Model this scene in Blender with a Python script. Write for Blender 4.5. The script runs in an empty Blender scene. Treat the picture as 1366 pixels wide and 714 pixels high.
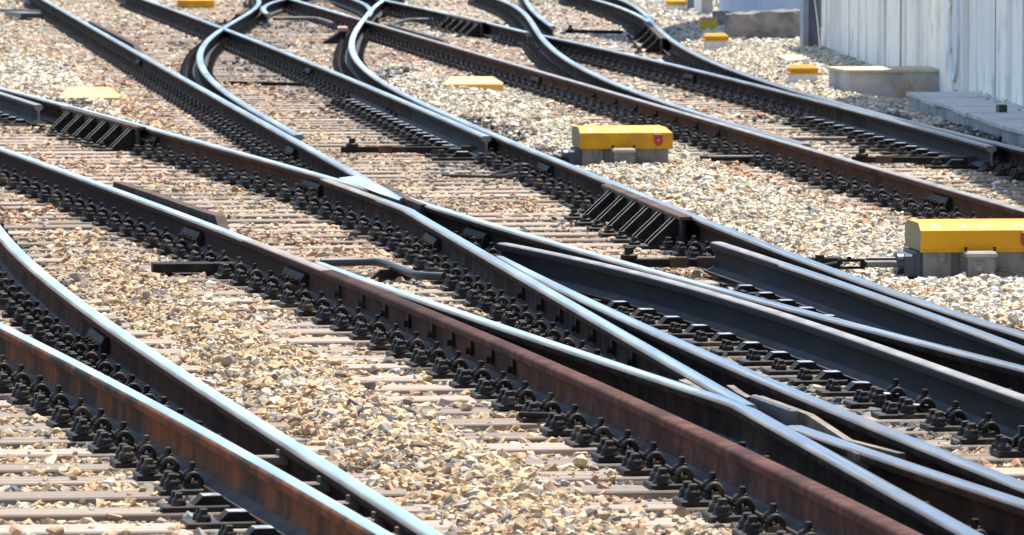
import bpy, bmesh, math, random
import numpy as np
from mathutils import Vector, Matrix
random.seed(7); rng = np.random.default_rng(7)
S = bpy.context.scene; COL = S.collection
R_ = math.radians
# ------------------------------------------------------------------ camera, sky, sun, exposure
F, YH, H, ZR = 8500.0, -182.0, 2.17, 0.18        # focal length in photo pixels, horizon row, eye height, rail-top height
PITCH = math.atan((357 - YH) / F)
cam = bpy.data.cameras.new('camera'); co = bpy.data.objects.new('camera', cam); COL.objects.link(co)
co.location = (0, 0, H); co.rotation_euler = (math.pi/2 - PITCH, 0, 0)
cam.sensor_width = 36; cam.lens = 36*F/1366; cam.clip_start = .5; cam.clip_end = 3000
cam.dof.use_dof = True; cam.dof.focus_distance = 29; cam.dof.aperture_fstop = 16
S.camera = co
SUN_EL, SUN_AZ = R_(67), R_(20)
w = bpy.data.worlds.new('World'); S.world = w; w.use_nodes = True
nt = w.node_tree; bg = nt.nodes['Background']
sk = nt.nodes.new('ShaderNodeTexSky'); sk.sky_type = 'NISHITA'; sk.sun_disc = False
sk.sun_elevation = SUN_EL; sk.sun_rotation = SUN_AZ; sk.air_density = 1.0; sk.dust_density = .4; sk.ozone_density = 1.6
nt.links.new(sk.outputs[0], bg.inputs[0]); bg.inputs[1].default_value = .145
sd = bpy.data.lights.new('sun', 'SUN'); sd.energy = 5.0; sd.angle = R_(.5); sd.color = (1, .95, .86)
so = bpy.data.objects.new('sun', sd); COL.objects.link(so)
sdir = Vector((math.cos(SUN_EL)*math.sin(SUN_AZ), math.cos(SUN_EL)*math.cos(SUN_AZ), math.sin(SUN_EL)))
so.rotation_euler = sdir.to_track_quat('Z', 'Y').to_euler(); so.location = (0, 40, 30)
S.view_settings.view_transform = 'Standard'; S.view_settings.look = 'None'
S.view_settings.exposure = 1.0; S.view_settings.gamma = 1
# ------------------------------------------------------------------ helpers
def gp(px, py, z=0.):
    """point of the height-z plane that the photograph shows at (px, py)"""
    cp, sp = math.cos(PITCH), math.sin(PITCH)
    a, b = px - 683, 357 - py
    dx, dy, dz = a, F*cp + b*sp, -F*sp + b*cp
    t = (z - H)/dz
    return Vector((dx*t, dy*t, z))
def pj(x, y, z):
    cp, sp = math.cos(PITCH), math.sin(PITCH)
    z = z - H; d = y*cp - z*sp; u = y*sp + z*cp
    return 683 + F*x/d, 357 - F*u/d
def nd(m, t, **kw):
    n = m.node_tree.nodes.new(t)
    for k, v in kw.items(): setattr(n, k, v)
    return n
def mat(name, c1, c2=None, rough=.6, metal=0., scale=8., detail=6., stretch=(1, 1, 1), bump=0., spec=.5, lo=.35, hi=.65, c3=None, scale3=3., objrand=0., rough2=None, bscale=None, t3=(.52, .7)):
    m = bpy.data.materials.new(name); m.use_nodes = True
    b = m.node_tree.nodes['Principled BSDF']; L = m.node_tree.links
    b.inputs['Roughness'].default_value = rough; b.inputs['Metallic'].default_value = metal
    b.inputs['Specular IOR Level'].default_value = spec
    b.inputs['Base Color'].default_value = (*c1, 1)
    if c2 is None and not bump: return m
    tc = nd(m, 'ShaderNodeTexCoord'); mp = nd(m, 'ShaderNodeMapping'); mp.inputs['Scale'].default_value = stretch
    geo = nd(m, 'ShaderNodeNewGeometry') if not objrand else None
    if objrand:
        oi = nd(m, 'ShaderNodeObjectInfo'); ad = nd(m, 'ShaderNodeVectorMath', operation='ADD')
        mu = nd(m, 'ShaderNodeVectorMath', operation='SCALE'); mu.inputs['Scale'].default_value = 1
        cx = nd(m, 'ShaderNodeCombineXYZ'); ml = nd(m, 'ShaderNodeMath', operation='MULTIPLY'); ml.inputs[1].default_value = 97
        L.new(oi.outputs['Random'], ml.inputs[0])
        for i in range(3): L.new(ml.outputs[0], cx.inputs[i])
        L.new(tc.outputs['Object'], ad.inputs[0]); L.new(cx.outputs[0], ad.inputs[1]); L.new(ad.outputs[0], mp.inputs['Vector'])
    else:
        L.new(geo.outputs['Position'], mp.inputs['Vector'])
    no = nd(m, 'ShaderNodeTexNoise'); no.inputs['Scale'].default_value = scale; no.inputs['Detail'].default_value = detail
    L.new(mp.outputs[0], no.inputs['Vector'])
    if c2 is not None:
        rp = nd(m, 'ShaderNodeValToRGB'); e = rp.color_ramp.elements
        e[0].position = lo; e[0].color = (*c1, 1); e[1].position = hi; e[1].color = (*c2, 1)
        L.new(no.outputs['Fac'], rp.inputs[0]); out = rp.outputs[0]
        if c3 is not None:
            n3 = nd(m, 'ShaderNodeTexNoise'); n3.inputs['Scale'].default_value = scale3; n3.inputs['Detail'].default_value = 4
            L.new(mp.outputs[0], n3.inputs['Vector'])
            r3 = nd(m, 'ShaderNodeValToRGB'); r3.color_ramp.elements[0].position = t3[0]; r3.color_ramp.elements[1].position = t3[1]
            L.new(n3.outputs['Fac'], r3.inputs[0])
            mx = nd(m, 'ShaderNodeMix', data_type='RGBA'); L.new(r3.outputs[0], mx.inputs[0]); L.new(out, mx.inputs[6]); mx.inputs[7].default_value = (*c3, 1)
            out = mx.outputs[2]
        if objrand:
            hs = nd(m, 'ShaderNodeHueSaturation'); mr = nd(m, 'ShaderNodeMapRange')
            mr.inputs['To Min'].default_value = 1 - objrand; mr.inputs['To Max'].default_value = 1 + objrand
            L.new(oi.outputs['Random'], mr.inputs['Value']); L.new(mr.outputs[0], hs.inputs['Value']); L.new(out, hs.inputs['Color']); out = hs.outputs[0]
        L.new(out, b.inputs['Base Color'])
    if rough2 is not None:
        rr = nd(m, 'ShaderNodeMapRange'); rr.inputs['From Min'].default_value = .35; rr.inputs['From Max'].default_value = .7
        rr.inputs['To Min'].default_value = rough; rr.inputs['To Max'].default_value = rough2
        L.new(no.outputs['Fac'], rr.inputs['Value']); L.new(rr.outputs[0], b.inputs['Roughness'])
    if bump:
        bp = nd(m, 'ShaderNodeBump'); bp.inputs['Strength'].default_value = 1; bp.inputs['Distance'].default_value = bump
        src = no
        if bscale:
            src = nd(m, 'ShaderNodeTexNoise'); src.inputs['Scale'].default_value = bscale; src.inputs['Detail'].default_value = 8
            L.new(mp.outputs[0], src.inputs['Vector'])
        L.new(src.outputs['Fac'], bp.inputs['Height']); L.new(bp.outputs[0], b.inputs['Normal'])
    return m
class MB:
    """collects shapes into one mesh"""
    def __init__(s): s.v = []; s.f = []; s.m = []; s.s = []
    def add(s, vs, fs, mi=0, smooth=False, M=None):
        o = len(s.v)
        s.v += [tuple(M @ Vector(p)) if M else tuple(p) for p in vs]
        for f in fs: s.f.append([i + o for i in f]); s.m.append(mi); s.s.append(smooth)
    def box(s, a, b, mi=0, M=None, ch=0.):
        x0, y0, z0 = a; x1, y1, z1 = b
        if ch <= 0:
            s.add([(x0,y0,z0),(x1,y0,z0),(x1,y1,z0),(x0,y1,z0),(x0,y0,z1),(x1,y0,z1),(x1,y1,z1),(x0,y1,z1)],
                  [(3,2,1,0),(4,5,6,7),(0,1,5,4),(1,2,6,5),(2,3,7,6),(3,0,4,7)], mi, False, M)
        else:   # top edges chamfered
            s.add([(x0,y0,z0),(x1,y0,z0),(x1,y1,z0),(x0,y1,z0),(x0,y0,z1-ch),(x1,y0,z1-ch),(x1,y1,z1-ch),(x0,y1,z1-ch),
                   (x0+ch,y0+ch,z1),(x1-ch,y0+ch,z1),(x1-ch,y1-ch,z1),(x0+ch,y1-ch,z1)],
                  [(3,2,1,0),(8,9,10,11),(0,1,5,4),(1,2,6,5),(2,3,7,6),(3,0,4,7),(4,5,9,8),(5,6,10,9),(6,7,11,10),(7,4,8,11)], mi, False, M)
    def lathe(s, prof, n=10, mi=0, M=None, smooth=True):
        vs = []; fs = []
        for r, z in prof:
            for k in range(n):
                a = 2*math.pi*k/n; vs.append((r*math.cos(a), r*math.sin(a), z))
        for j in range(len(prof)-1):
            for k in range(n): fs.append((j*n+k, j*n+(k+1) % n, (j+1)*n+(k+1) % n, (j+1)*n+k))
        s.add(vs, fs, mi, smooth, M)
        s.add([vs[(len(prof)-1)*n+k] for k in range(n)], [tuple(range(n))], mi, False, M)
        s.add([vs[k] for k in range(n)], [tuple(reversed(range(n)))], mi, False, M)
    def tube(s, pts, r, n=8, mi=0, M=None, cap=True):
        pts = [Vector(p) for p in pts]; vs = []; fs = []
        for i, p in enumerate(pts):
            t = (pts[min(i+1, len(pts)-1)] - pts[max(i-1, 0)]).normalized()
            up = Vector((0, 0, 1)) if abs(t.z) < .95 else Vector((0, 1, 0))
            a = t.cross(up).normalized(); b = a.cross(t)
            for k in range(n):
                q = 2*math.pi*k/n; vs.append(p + a*(r*math.cos(q)) + b*(r*math.sin(q)))
        for i in range(len(pts)-1):
            for k in range(n): fs.append((i*n+k, i*n+(k+1) % n, (i+1)*n+(k+1) % n, (i+1)*n+k))
        s.add(vs, fs, mi, True, M)
        if cap:
            s.add([vs[k] for k in range(n)], [tuple(reversed(range(n)))], mi, False, M)
            s.add([vs[-n+k] for k in range(n)], [tuple(range(n))], mi, False, M)
    def prism(s, poly, y0, y1, mi=0, M=None):
        """polygon in x-z extruded along y"""
        n = len(poly)
        vs = [(x, y0, z) for x, z in poly] + [(x, y1, z) for x, z in poly]
        s.add(vs, [tuple(range(n)), tuple(reversed(range(n, 2*n)))] + [(i, i+n, (i+1) % n + n, (i+1) % n) for i in range(n)], mi, False, M)
    def mesh(s, name, mats):
        me = bpy.data.meshes.new(name); me.from_pydata(s.v, [], s.f)
        for m in (mats if isinstance(mats, (list, tuple)) else [mats]): me.materials.append(m)
        me.polygons.foreach_set('material_index', s.m); me.polygons.foreach_set('use_smooth', s.s)
        bm = bmesh.new(); bm.from_mesh(me); bmesh.ops.recalc_face_normals(bm, faces=bm.faces); bm.to_mesh(me); bm.free()
        me.update(); return me
    def obj(s, name, mats, parent=None, loc=(0, 0, 0), rz=0.):
        o = bpy.data.objects.new(name, s.mesh(name, mats)); COL.objects.link(o)
        o.location = loc; o.rotation_euler = (0, 0, rz); o.parent = parent
        return o
def tag(o, label, cat, group=None, kind=None):
    if label: o['label'] = label
    if cat: o['category'] = cat
    if group: o['group'] = group
    if kind: o['kind'] = kind
    return o
def thing(name, label, cat, loc=(0, 0, 0), rz=0., group=None):
    o = bpy.data.objects.new(name, None); COL.objects.link(o); o.empty_display_size = .1
    o.location = loc; o.rotation_euler = (0, 0, rz)
    return tag(o, label, cat, group)
def copy_tree(o, loc, rz, label=None, group=None):
    r = o.copy(); COL.objects.link(r); r.location = loc; r.rotation_euler = (0, 0, rz)
    if label: r['label'] = label
    if group: r['group'] = group
    for ch in list(o.children):
        c = ch.copy(); COL.objects.link(c); c.parent = r
        for g in ch.children:
            d = g.copy(); COL.objects.link(d); d.parent = c
    return r
# ------------------------------------------------------------------ materials
M_BODY = mat('rail_brown', (.010, .006, .004), (.040, .017, .009), rough=.9, spec=.08, scale=7, stretch=(1, 1, .6), lo=.38, hi=.72, c3=(.007, .006, .006), scale3=1.6, bump=.0006, bscale=120, rough2=.75)
M_BROWN = mat('rail_warm_brown', (.046, .018, .009), (.080, .034, .017), rough=.9, scale=7, spec=.10, stretch=(1, 1, .5), c3=(.016, .009, .006), scale3=1.8, bump=.0006, bscale=120)
M_ORANGE = mat('rail_orange_rust', (.155, .050, .015), (.075, .027, .011), rough=.85, spec=.12, scale=8, stretch=(1, 1, .22), c3=(.026, .017, .013), scale3=2.0, t3=(.47, .62), bump=.0008, bscale=100)
M_RED = mat('rail_red_rust', (.060, .022, .015), (.115, .052, .040), rough=.9, spec=.12, scale=12, c3=(.034, .018, .015), scale3=2.2, t3=(.45, .7), bump=.0006, bscale=140)
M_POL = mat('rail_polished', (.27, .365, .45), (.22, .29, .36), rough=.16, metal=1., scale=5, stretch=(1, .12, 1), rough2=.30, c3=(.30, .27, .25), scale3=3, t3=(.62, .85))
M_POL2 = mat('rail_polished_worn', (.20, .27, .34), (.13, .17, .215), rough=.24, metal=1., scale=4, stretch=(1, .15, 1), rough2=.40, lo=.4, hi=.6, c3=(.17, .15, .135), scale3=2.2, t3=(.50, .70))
M_EDGE = mat('rail_edge_worn', (.12, .095, .075), (.24, .195, .155), rough=.6, metal=.2, scale=7, stretch=(1, .2, 1), c3=(.10, .085, .08), scale3=4)
M_FOOT = mat('rail_foot_lit_dust', (.026, .025, .026), (.062, .057, .054), rough=.8, spec=.25, scale=8, c3=(.05, .03, .018), scale3=2.5)  # grey dust tone that also paints in the sunlit strip of the foot
M_DULL = mat('rail_dull_steel', (.13, .125, .12), (.22, .20, .185), rough=.5, metal=.4, scale=12, stretch=(1, .3, 1), rough2=.6)
M_DARKBLADE = mat('blade_dark_steel', (.006, .0065, .008), (.022, .021, .023), rough=.75, spec=.12, scale=7, stretch=(1, .5, .6), rough2=.9, c3=(.020, .027, .038), scale3=2.6, t3=(.56, .74))
M_IRON = mat('black_iron', (.007, .0058, .005), (.018, .013, .010), rough=.6, scale=40, spec=.25, c3=(.095, .062, .034), scale3=11, t3=(.54, .72), objrand=.45)
M_IRON2 = mat('black_iron_plate', (.007, .006, .0055), (.017, .013, .011), rough=.7, spec=.15, scale=30, c3=(.036, .025, .017), scale3=9)
M_GREASE = mat('greased_steel', (.16, .185, .22), (.34, .36, .39), rough=.35, metal=.3, scale=25, rough2=.6)
M_CHK2 = mat('pale_rust_plate', (.11, .078, .056), (.20, .145, .10), rough=.7, scale=10, metal=.1, c3=(.03, .024, .02), scale3=4)
M_WOOD = mat('weathered_timber', (.205, .160, .122), (.325, .265, .215), rough=.9, scale=5, stretch=(.5, 10, 6), c3=(.125, .090, .065), scale3=2.2, bump=.004, objrand=.30, spec=.2)
M_CONC = mat('concrete', (.34, .33, .31), (.46, .44, .41), rough=.9, scale=6, c3=(.24, .23, .22), scale3=2, bump=.002, bscale=40, spec=.2)
M_TANTOP = mat('tan_concrete', (.46, .37, .25), (.55, .45, .32), rough=.9, scale=9, bump=.002, spec=.2)
M_YEL = mat('yellow_paint', (.62, .29, .002), (.55, .25, .002), rough=.62, scale=5, spec=.3, c3=(.36, .19, .03), scale3=5, t3=(.52, .78))
M_YEL2 = mat('sunlit_yellow_paint', (.68, .385, .085), (.60, .33, .07), rough=.6, scale=5, c3=(.66, .44, .12), scale3=3)  # paler copy of the yellow, painting in the sunlit cover slopes
M_GREY = mat('grey_casting', (.15, .142, .13), (.21, .198, .178), rough=.7, scale=14, c3=(.11, .092, .075), scale3=5, bump=.001, bscale=60)
M_LIDG = mat('grey_lid', (.24, .215, .185), (.31, .275, .24), rough=.65, scale=12)
M_BLUE = mat('dark_blue_paint', (.012, .022, .040), (.022, .036, .060), rough=.4, scale=10)
M_REDP = mat('red_badge', (.34, .012, .022), (.28, .010, .018), rough=.5, scale=14)
M_WHITE = mat('white_paint', (.72, .73, .76), (.62, .63, .66), rough=.6, scale=12)
M_LILAC = mat('lilac_stencil', (.70, .56, .44), (.72, .52, .24), rough=.6, scale=30)
M_PIPE = mat('grey_pipe', (.085, .08, .075), (.15, .14, .13), rough=.65, metal=.1, scale=12)
M_CABLE = mat('black_cable', (.018, .018, .020), (.03, .03, .03), rough=.5, scale=10)
M_STONEW = mat('rough_stone', (.12, .11, .105), (.25, .23, .21), rough=.95, scale=5, c3=(.32, .28, .23), scale3=1.6, bump=.03, bscale=9, spec=.2)
def blend_mat():
    m = M_RED.copy(); m.name = 'rail_red_rust_to_brown'; L = m.node_tree.links; b = m.node_tree.nodes['Principled BSDF']
    src = b.inputs['Base Color'].links[0].from_socket; g = nd(m, 'ShaderNodeNewGeometry'); sx = nd(m, 'ShaderNodeSeparateXYZ'); L.new(g.outputs['Position'], sx.inputs[0])
    n = nd(m, 'ShaderNodeTexNoise'); n.inputs['Scale'].default_value = 1.1; n.inputs['Detail'].default_value = 6; L.new(g.outputs['Position'], n.inputs['Vector'])
    a = nd(m, 'ShaderNodeMath', operation='MULTIPLY_ADD'); L.new(n.outputs['Fac'], a.inputs[0]); a.inputs[1].default_value = 7.; L.new(sx.outputs['Y'], a.inputs[2])
    r = nd(m, 'ShaderNodeMapRange'); r.inputs['From Min'].default_value = 25; r.inputs['From Max'].default_value = 41; L.new(a.outputs[0], r.inputs['Value'])
    x = nd(m, 'ShaderNodeMix', data_type='RGBA'); L.new(r.outputs[0], x.inputs[0]); L.new(src, x.inputs[6]); x.inputs[7].default_value = (.016, .0085, .006, 1); L.new(x.outputs[2], b.inputs['Base Color']); return m
M_REDB = blend_mat()
M_BOLT = mat('dull_bolt', (.012, .009, .007), (.03, .02, .014), rough=.9, scale=30, spec=.03)
# ballast stones: one colour per stone
def stone_mat(name, cols):
    m = bpy.data.materials.new(name); m.use_nodes = True; L = m.node_tree.links
    b = m.node_tree.nodes['Principled BSDF']; b.inputs['Roughness'].default_value = .9; b.inputs['Specular IOR Level'].default_value = .25
    oi = nd(m, 'ShaderNodeObjectInfo'); rp = nd(m, 'ShaderNodeValToRGB'); rp.color_ramp.interpolation = 'CONSTANT'
    e = rp.color_ramp.elements; pos = 0
    for i, (p, c) in enumerate(cols):
        el = e[i] if i < 2 else e.new(pos)
        el.position = pos; el.color = (*c, 1); pos += p
    L.new(oi.outputs['Random'], rp.inputs[0])
    tc = nd(m, 'ShaderNodeTexCoord'); no = nd(m, 'ShaderNodeTexNoise'); no.inputs['Scale'].default_value = 3; no.inputs['Detail'].default_value = 5
    ad = nd(m, 'ShaderNodeVectorMath', operation='ADD'); cx = nd(m, 'ShaderNodeCombineXYZ'); ml = nd(m, 'ShaderNodeMath', operation='MULTIPLY'); ml.inputs[1].default_value = 51
    L.new(oi.outputs['Random'], ml.inputs[0]); L.new(ml.outputs[0], cx.inputs[0]); L.new(ml.outputs[0], cx.inputs[2])
    L.new(tc.outputs['Object'], ad.inputs[0]); L.new(cx.outputs[0], ad.inputs[1]); L.new(ad.outputs[0], no.inputs['Vector'])
    mr = nd(m, 'ShaderNodeMapRange'); mr.inputs['From Min'].default_value = .3; mr.inputs['From Max'].default_value = .7; mr.inputs['To Min'].default_value = .68; mr.inputs['To Max'].default_value = 1.22
    L.new(no.outputs['Fac'], mr.inputs['Value'])
    hs = nd(m, 'ShaderNodeHueSaturation'); L.new(mr.outputs[0], hs.inputs['Value']); L.new(rp.outputs[0], hs.inputs['Color']); L.new(hs.outputs[0], b.inputs['Base Color'])
    return m
MS_TAN = stone_mat('tan_ballast', [(.19, (.50,.36,.205)), (.17, (.44,.30,.165)), (.13, (.57,.43,.265)), (.10, (.34,.235,.14)), (.12, (.38,.32,.235)), (.08, (.19,.163,.138)), (.08, (.62,.525,.39)), (.06, (.37,.33,.275)), (.04, (.49,.285,.17)), (.03, (.27,.27,.275))])
MS_PALE = stone_mat('pale_ballast', [(.20, (.60,.51,.36)), (.16, (.49,.45,.37)), (.14, (.68,.60,.46)), (.10, (.39,.32,.23)), (.13, (.56,.47,.33)), (.08, (.23,.22,.205)), (.09, (.75,.71,.63)), (.04, (.53,.34,.21)), (.06, (.37,.375,.37))])
MS_RUST = stone_mat('rusty_ballast', [(.24, (.50,.29,.17)), (.20, (.40,.22,.125)), (.18, (.60,.40,.26)), (.13, (.27,.155,.095)), (.15, (.52,.40,.28)), (.10, (.20,.15,.12))])
MS_OIL = stone_mat('oily_ballast', [(.25, (.10,.092,.082)), (.20, (.16,.14,.12)), (.2, (.07,.066,.062)), (.15, (.26,.22,.17)), (.20, (.13,.125,.12))])
M_BED = mat('ballast_bed', (.27, .20, .12), (.42, .32, .21), rough=.95, scale=34, detail=8, c3=(.16, .13, .10), scale3=18, bump=.02, bscale=30, spec=.1)
# ------------------------------------------------------------------ rails: head lines measured on the ground
TH = R_(6.3)                                        # the straight tracks run 6.3 degrees off the view axis
SU = Vector((-math.sin(TH), math.cos(TH), 0)); TV = Vector((math.cos(TH), math.sin(TH), 0))
def st(x, y): return -x*math.sin(TH) + y*math.cos(TH), x*math.cos(TH) + y*math.sin(TH)
def xy(s, t): return -s*math.sin(TH) + t*math.cos(TH), s*math.cos(TH) + t*math.sin(TH)
RAILS = {
'A': (2, 3, 7, [(0,433),(91.5,479.5),(183,530),(236,555),(337,608),(455,680),(516,714)]),
'B': (3, 3, 6, [(0,306),(34,346),(67,376),(101,404),(134,421),(183,456.6),(209.5,474),(269.4,512.7),(336.7,556.5),(455,638),(517,676),(588,713)]),
'C': (4, 3, 12, [(0,200),(55,214),(117,239),(202,272),(269,297),(337,322.6),(404,347),(473,376.7),(528,398.7),(583,422.5),(651,446),(712,470.5),(753,490),(820,527),(908,564.5),(1007,608),(1108,661),(1175,693),(1229,716)]),
'D': (2, 0, 0, [(424,350),(473,368),(528,388.5),(583,405),(650,427),(676.6,439),(717,451),(777,470),(850,495),(905,512),(960,528),(1000,545)]),
'D2': (1, 3, 0, [(1000,545.5),(1036.6,567),(1091.5,597),(1116,611),(1171,644.4),(1226,674),(1299,710)]),
'E1': (1, 0, 0, [(429,239),(471.5,251.5),(508,264.5),(543,280)]),
'E': (2, 0, 0, [(544,280.5),(563,289.5),(600,311),(630,329),(640,336),(695,368),(750,400),(805,428),(850,456),(890,478),(925,500),(960,520),(998,541)]),
'F': (2, 3, 0, [(665,342),(713,364),(768,395),(823,421),(850,432.5),(905,454.5),(960,477.5),(1015,500.5),(1055,518),(1110,543),(1165,567),(1207,584),(1262,606.5),(1317,628),(1366,646)]),
'G': (2, 5, 0, [(545,263),(581,276),(630,292.5),(655,300),(710,316.5),(783,335.5),(841,353),(890,366.5),(906,370),(1007,396),(1108,425.5),(1189,444.5),(1262,464),(1317,478.6),(1366,492)]),
'J': (3, 4, 0, [(670,324),(720,334),(768,344),(841,360),(890,374),(906,378),(1007,408.5),(1108,440),(1189,466),(1262,493),(1317,513),(1366,530)]),
'K1': (2, 0, 14, [(58,0),(110,27.5),(183,67.7),(250,109),(303,138),(358,167.5),(413,197.5),(447,216),(480,235),(505,248),(531,263)]),
'M': (2, 0, 12, [(0,116),(55,131.5),(110,146.5),(165,162),(240,181.5),(303,199.5),(376,217.5),(450,237),(508,256),(531,264.5)]),
'K2a': (2, 0, 14, [(197,0),(230,12),(266,26),(300,38.5),(358,62),(413,83),(470,107),(520,126.5),(570,146),(610,162),(640,182)]),
'Q3K2': (6, 5, 8, [(511,0),(496,15),(484,27.5),(471,40),(468,55),(474.6,73),(496.6,97),(533,122),(570,139.5),(600,153),(640,172),(680,189.5),(710,202),(759,221),(808,238),(850,254),(875,265),(930,289),(985,312),(1035,332),(1073,347),(1128,367),(1183,386),(1250,407),(1299,424),(1366,446)]),
'P': (2, 6, 0, [(956,323),(1000,337),(1073,361),(1128,380),(1183,399),(1247,420.5),(1299,442),(1366,465)]),
'Q1': (4, 0, 8, [(345,0),(341.6,9),(327,20),(312,28),(299.5,36.6),(285,45),(272,60),(268.4,77),(274,97),(288.6,113.5),(307,126),(335,144),(365,161),(398,180)]),
'Rr': (2, 7, 12, [(387,0),(431,10),(468,22),(484,26),(533,39.5),(588,57),(643,74),(700,91),(735,101),(781,111),(826,125),(881,141),(920,152),(973,169),(1046,188),(1118,210),(1171,225),(1192,231),(1276,253.6),(1366,280)]),
'T1': (4, 0, 8, [(668,0),(681,5.5),(698,14),(709,26),(714,42),(726,55),(753,75.5),(790,97),(826,112),(863,127),(900,139.5),(973,164),(1030,180),(1078,192)]),
'U': (2, 0, 10, [(515,1),(570,11),(606,20),(643,29),(680,38),(707,43)]),
'U2': (2, 0, 0, [(726,46),(771.5,56.7),(826,70.5),(881,83),(930,95),(973,104),(1046,122),(1083,129),(1150,147),(1200,161),(1244,174),(1317,195)]),
'V': (4, 8, 8, [(832,0),(854,16.5),(872,32.5),(900,52),(933,72),(973,90),(1010,106),(1046,118.5),(1100,132),(1150,145),(1189,154),(1262,172),(1317,188),(1366,200)]),
'W': (2, 0, 8, [(797,0),(826,9),(850,19.5),(866,29)]),
'T2': (2, 0, 8, [(702,0),(711,14.6),(726,26),(737,35)]),
'Hh': (2, 3, 0, [(1062,567.5),(1091,578.5),(1128,591.5),(1171,606),(1226,623),(1281,641),(1366,670)]),
'Z1': (2, 0, 8, [(474.6,0),(487,5.5),(494,14),(490,22)]),
'Y1': (2, 0, 8, [(376,0),(362,2),(355,8),(357,18)]),
'N': (1, 0, 8, [(-60,106),(0,121),(48,140)]),
}
PATH = {}
for k, (deg, en, ef, pts) in RAILS.items():
    P = np.array([gp(x, y, ZR) for x, y in pts]); Y = P[:, 1]; c = Y.mean(); sc = max(1e-6, np.ptp(Y)/2)
    cf = np.polyfit((Y-c)/sc, P[:, 0], deg, w=1/Y); dcf = np.polyder(cf)
    y0, y1 = Y.min(), Y.max()
    ys = np.arange(y0-en, y1+ef+.1, .16); ys = ys[ys <= y1+ef+1e-6]; ys = np.append(ys, y1+ef)
    yc = np.clip(ys, y0, y1); u = (yc-c)/sc
    xs = np.polyval(cf, u) + np.polyval(dcf, u)/sc*(ys-yc)
    PATH[k] = [xs, ys]
def join_paths(a, b, new):          # b continues a towards the far end
    xs = np.concatenate([PATH[a][0], PATH[b][0]]); ys = np.concatenate([PATH[a][1], PATH[b][1]])
    o = np.argsort(ys); xs, ys = xs[o], ys[o]
    keep = np.concatenate([[True], np.diff(ys) > .03]); xs, ys = xs[keep], ys[keep]
    ker = np.array([.25, .5, .25]); xm = xs.copy(); xm[1:-1] = np.convolve(xs, ker, 'valid')
    PATH[new] = [xm, ys]
    for q in (a, b):
        if q != new: del PATH[q]
join_paths('D2', 'D', 'D'); join_paths('E', 'E1', 'E')
def railx(k, y):
    xs, ys = PATH[k]; return np.interp(y, ys, xs, left=np.nan, right=np.nan)
def railang(k, y):
    xs, ys = PATH[k]; d = .3
    a = np.interp(min(y+d, ys[-1]), ys, xs); b = np.interp(max(y-d, ys[0]), ys, xs)
    return math.atan2(-(a-b), min(y+d, ys[-1]) - max(y-d, ys[0]))
RAIL_ST = {}
for k, (xs, ys) in PATH.items():
    s, t = -xs*math.sin(TH)+ys*math.cos(TH), xs*math.cos(TH)+ys*math.sin(TH); RAIL_ST[k] = (s, t)
def rt(k, s): return np.interp(s, *RAIL_ST[k], left=np.nan, right=np.nan)
BLADE_OF = {'D': 'C', 'F': 'E', 'J': 'G', 'K2a': 'Q3K2', 'P': 'Q3K2', 'Q1': 'K1', 'T1': 'Rr', 'U2': 'V', 'N': 'M'}
HALF = [(.070, .0), (.070, .010), (.044, .018), (.020, .030), (.010, .047), (.008, .078), (.010, .108), (.017, .116), (.034, .124), (.0358, .130), (.0358, .147), (.033, .1545), (.026, .1590), (.013, .1600)]
PROF = [(-x, z) for x, z in HALF] + [(x, z) for x, z in reversed(HALF)]
NP = len(PROF); TOPSEG = set(range(len(HALF)-3, len(HALF)+2))
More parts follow.
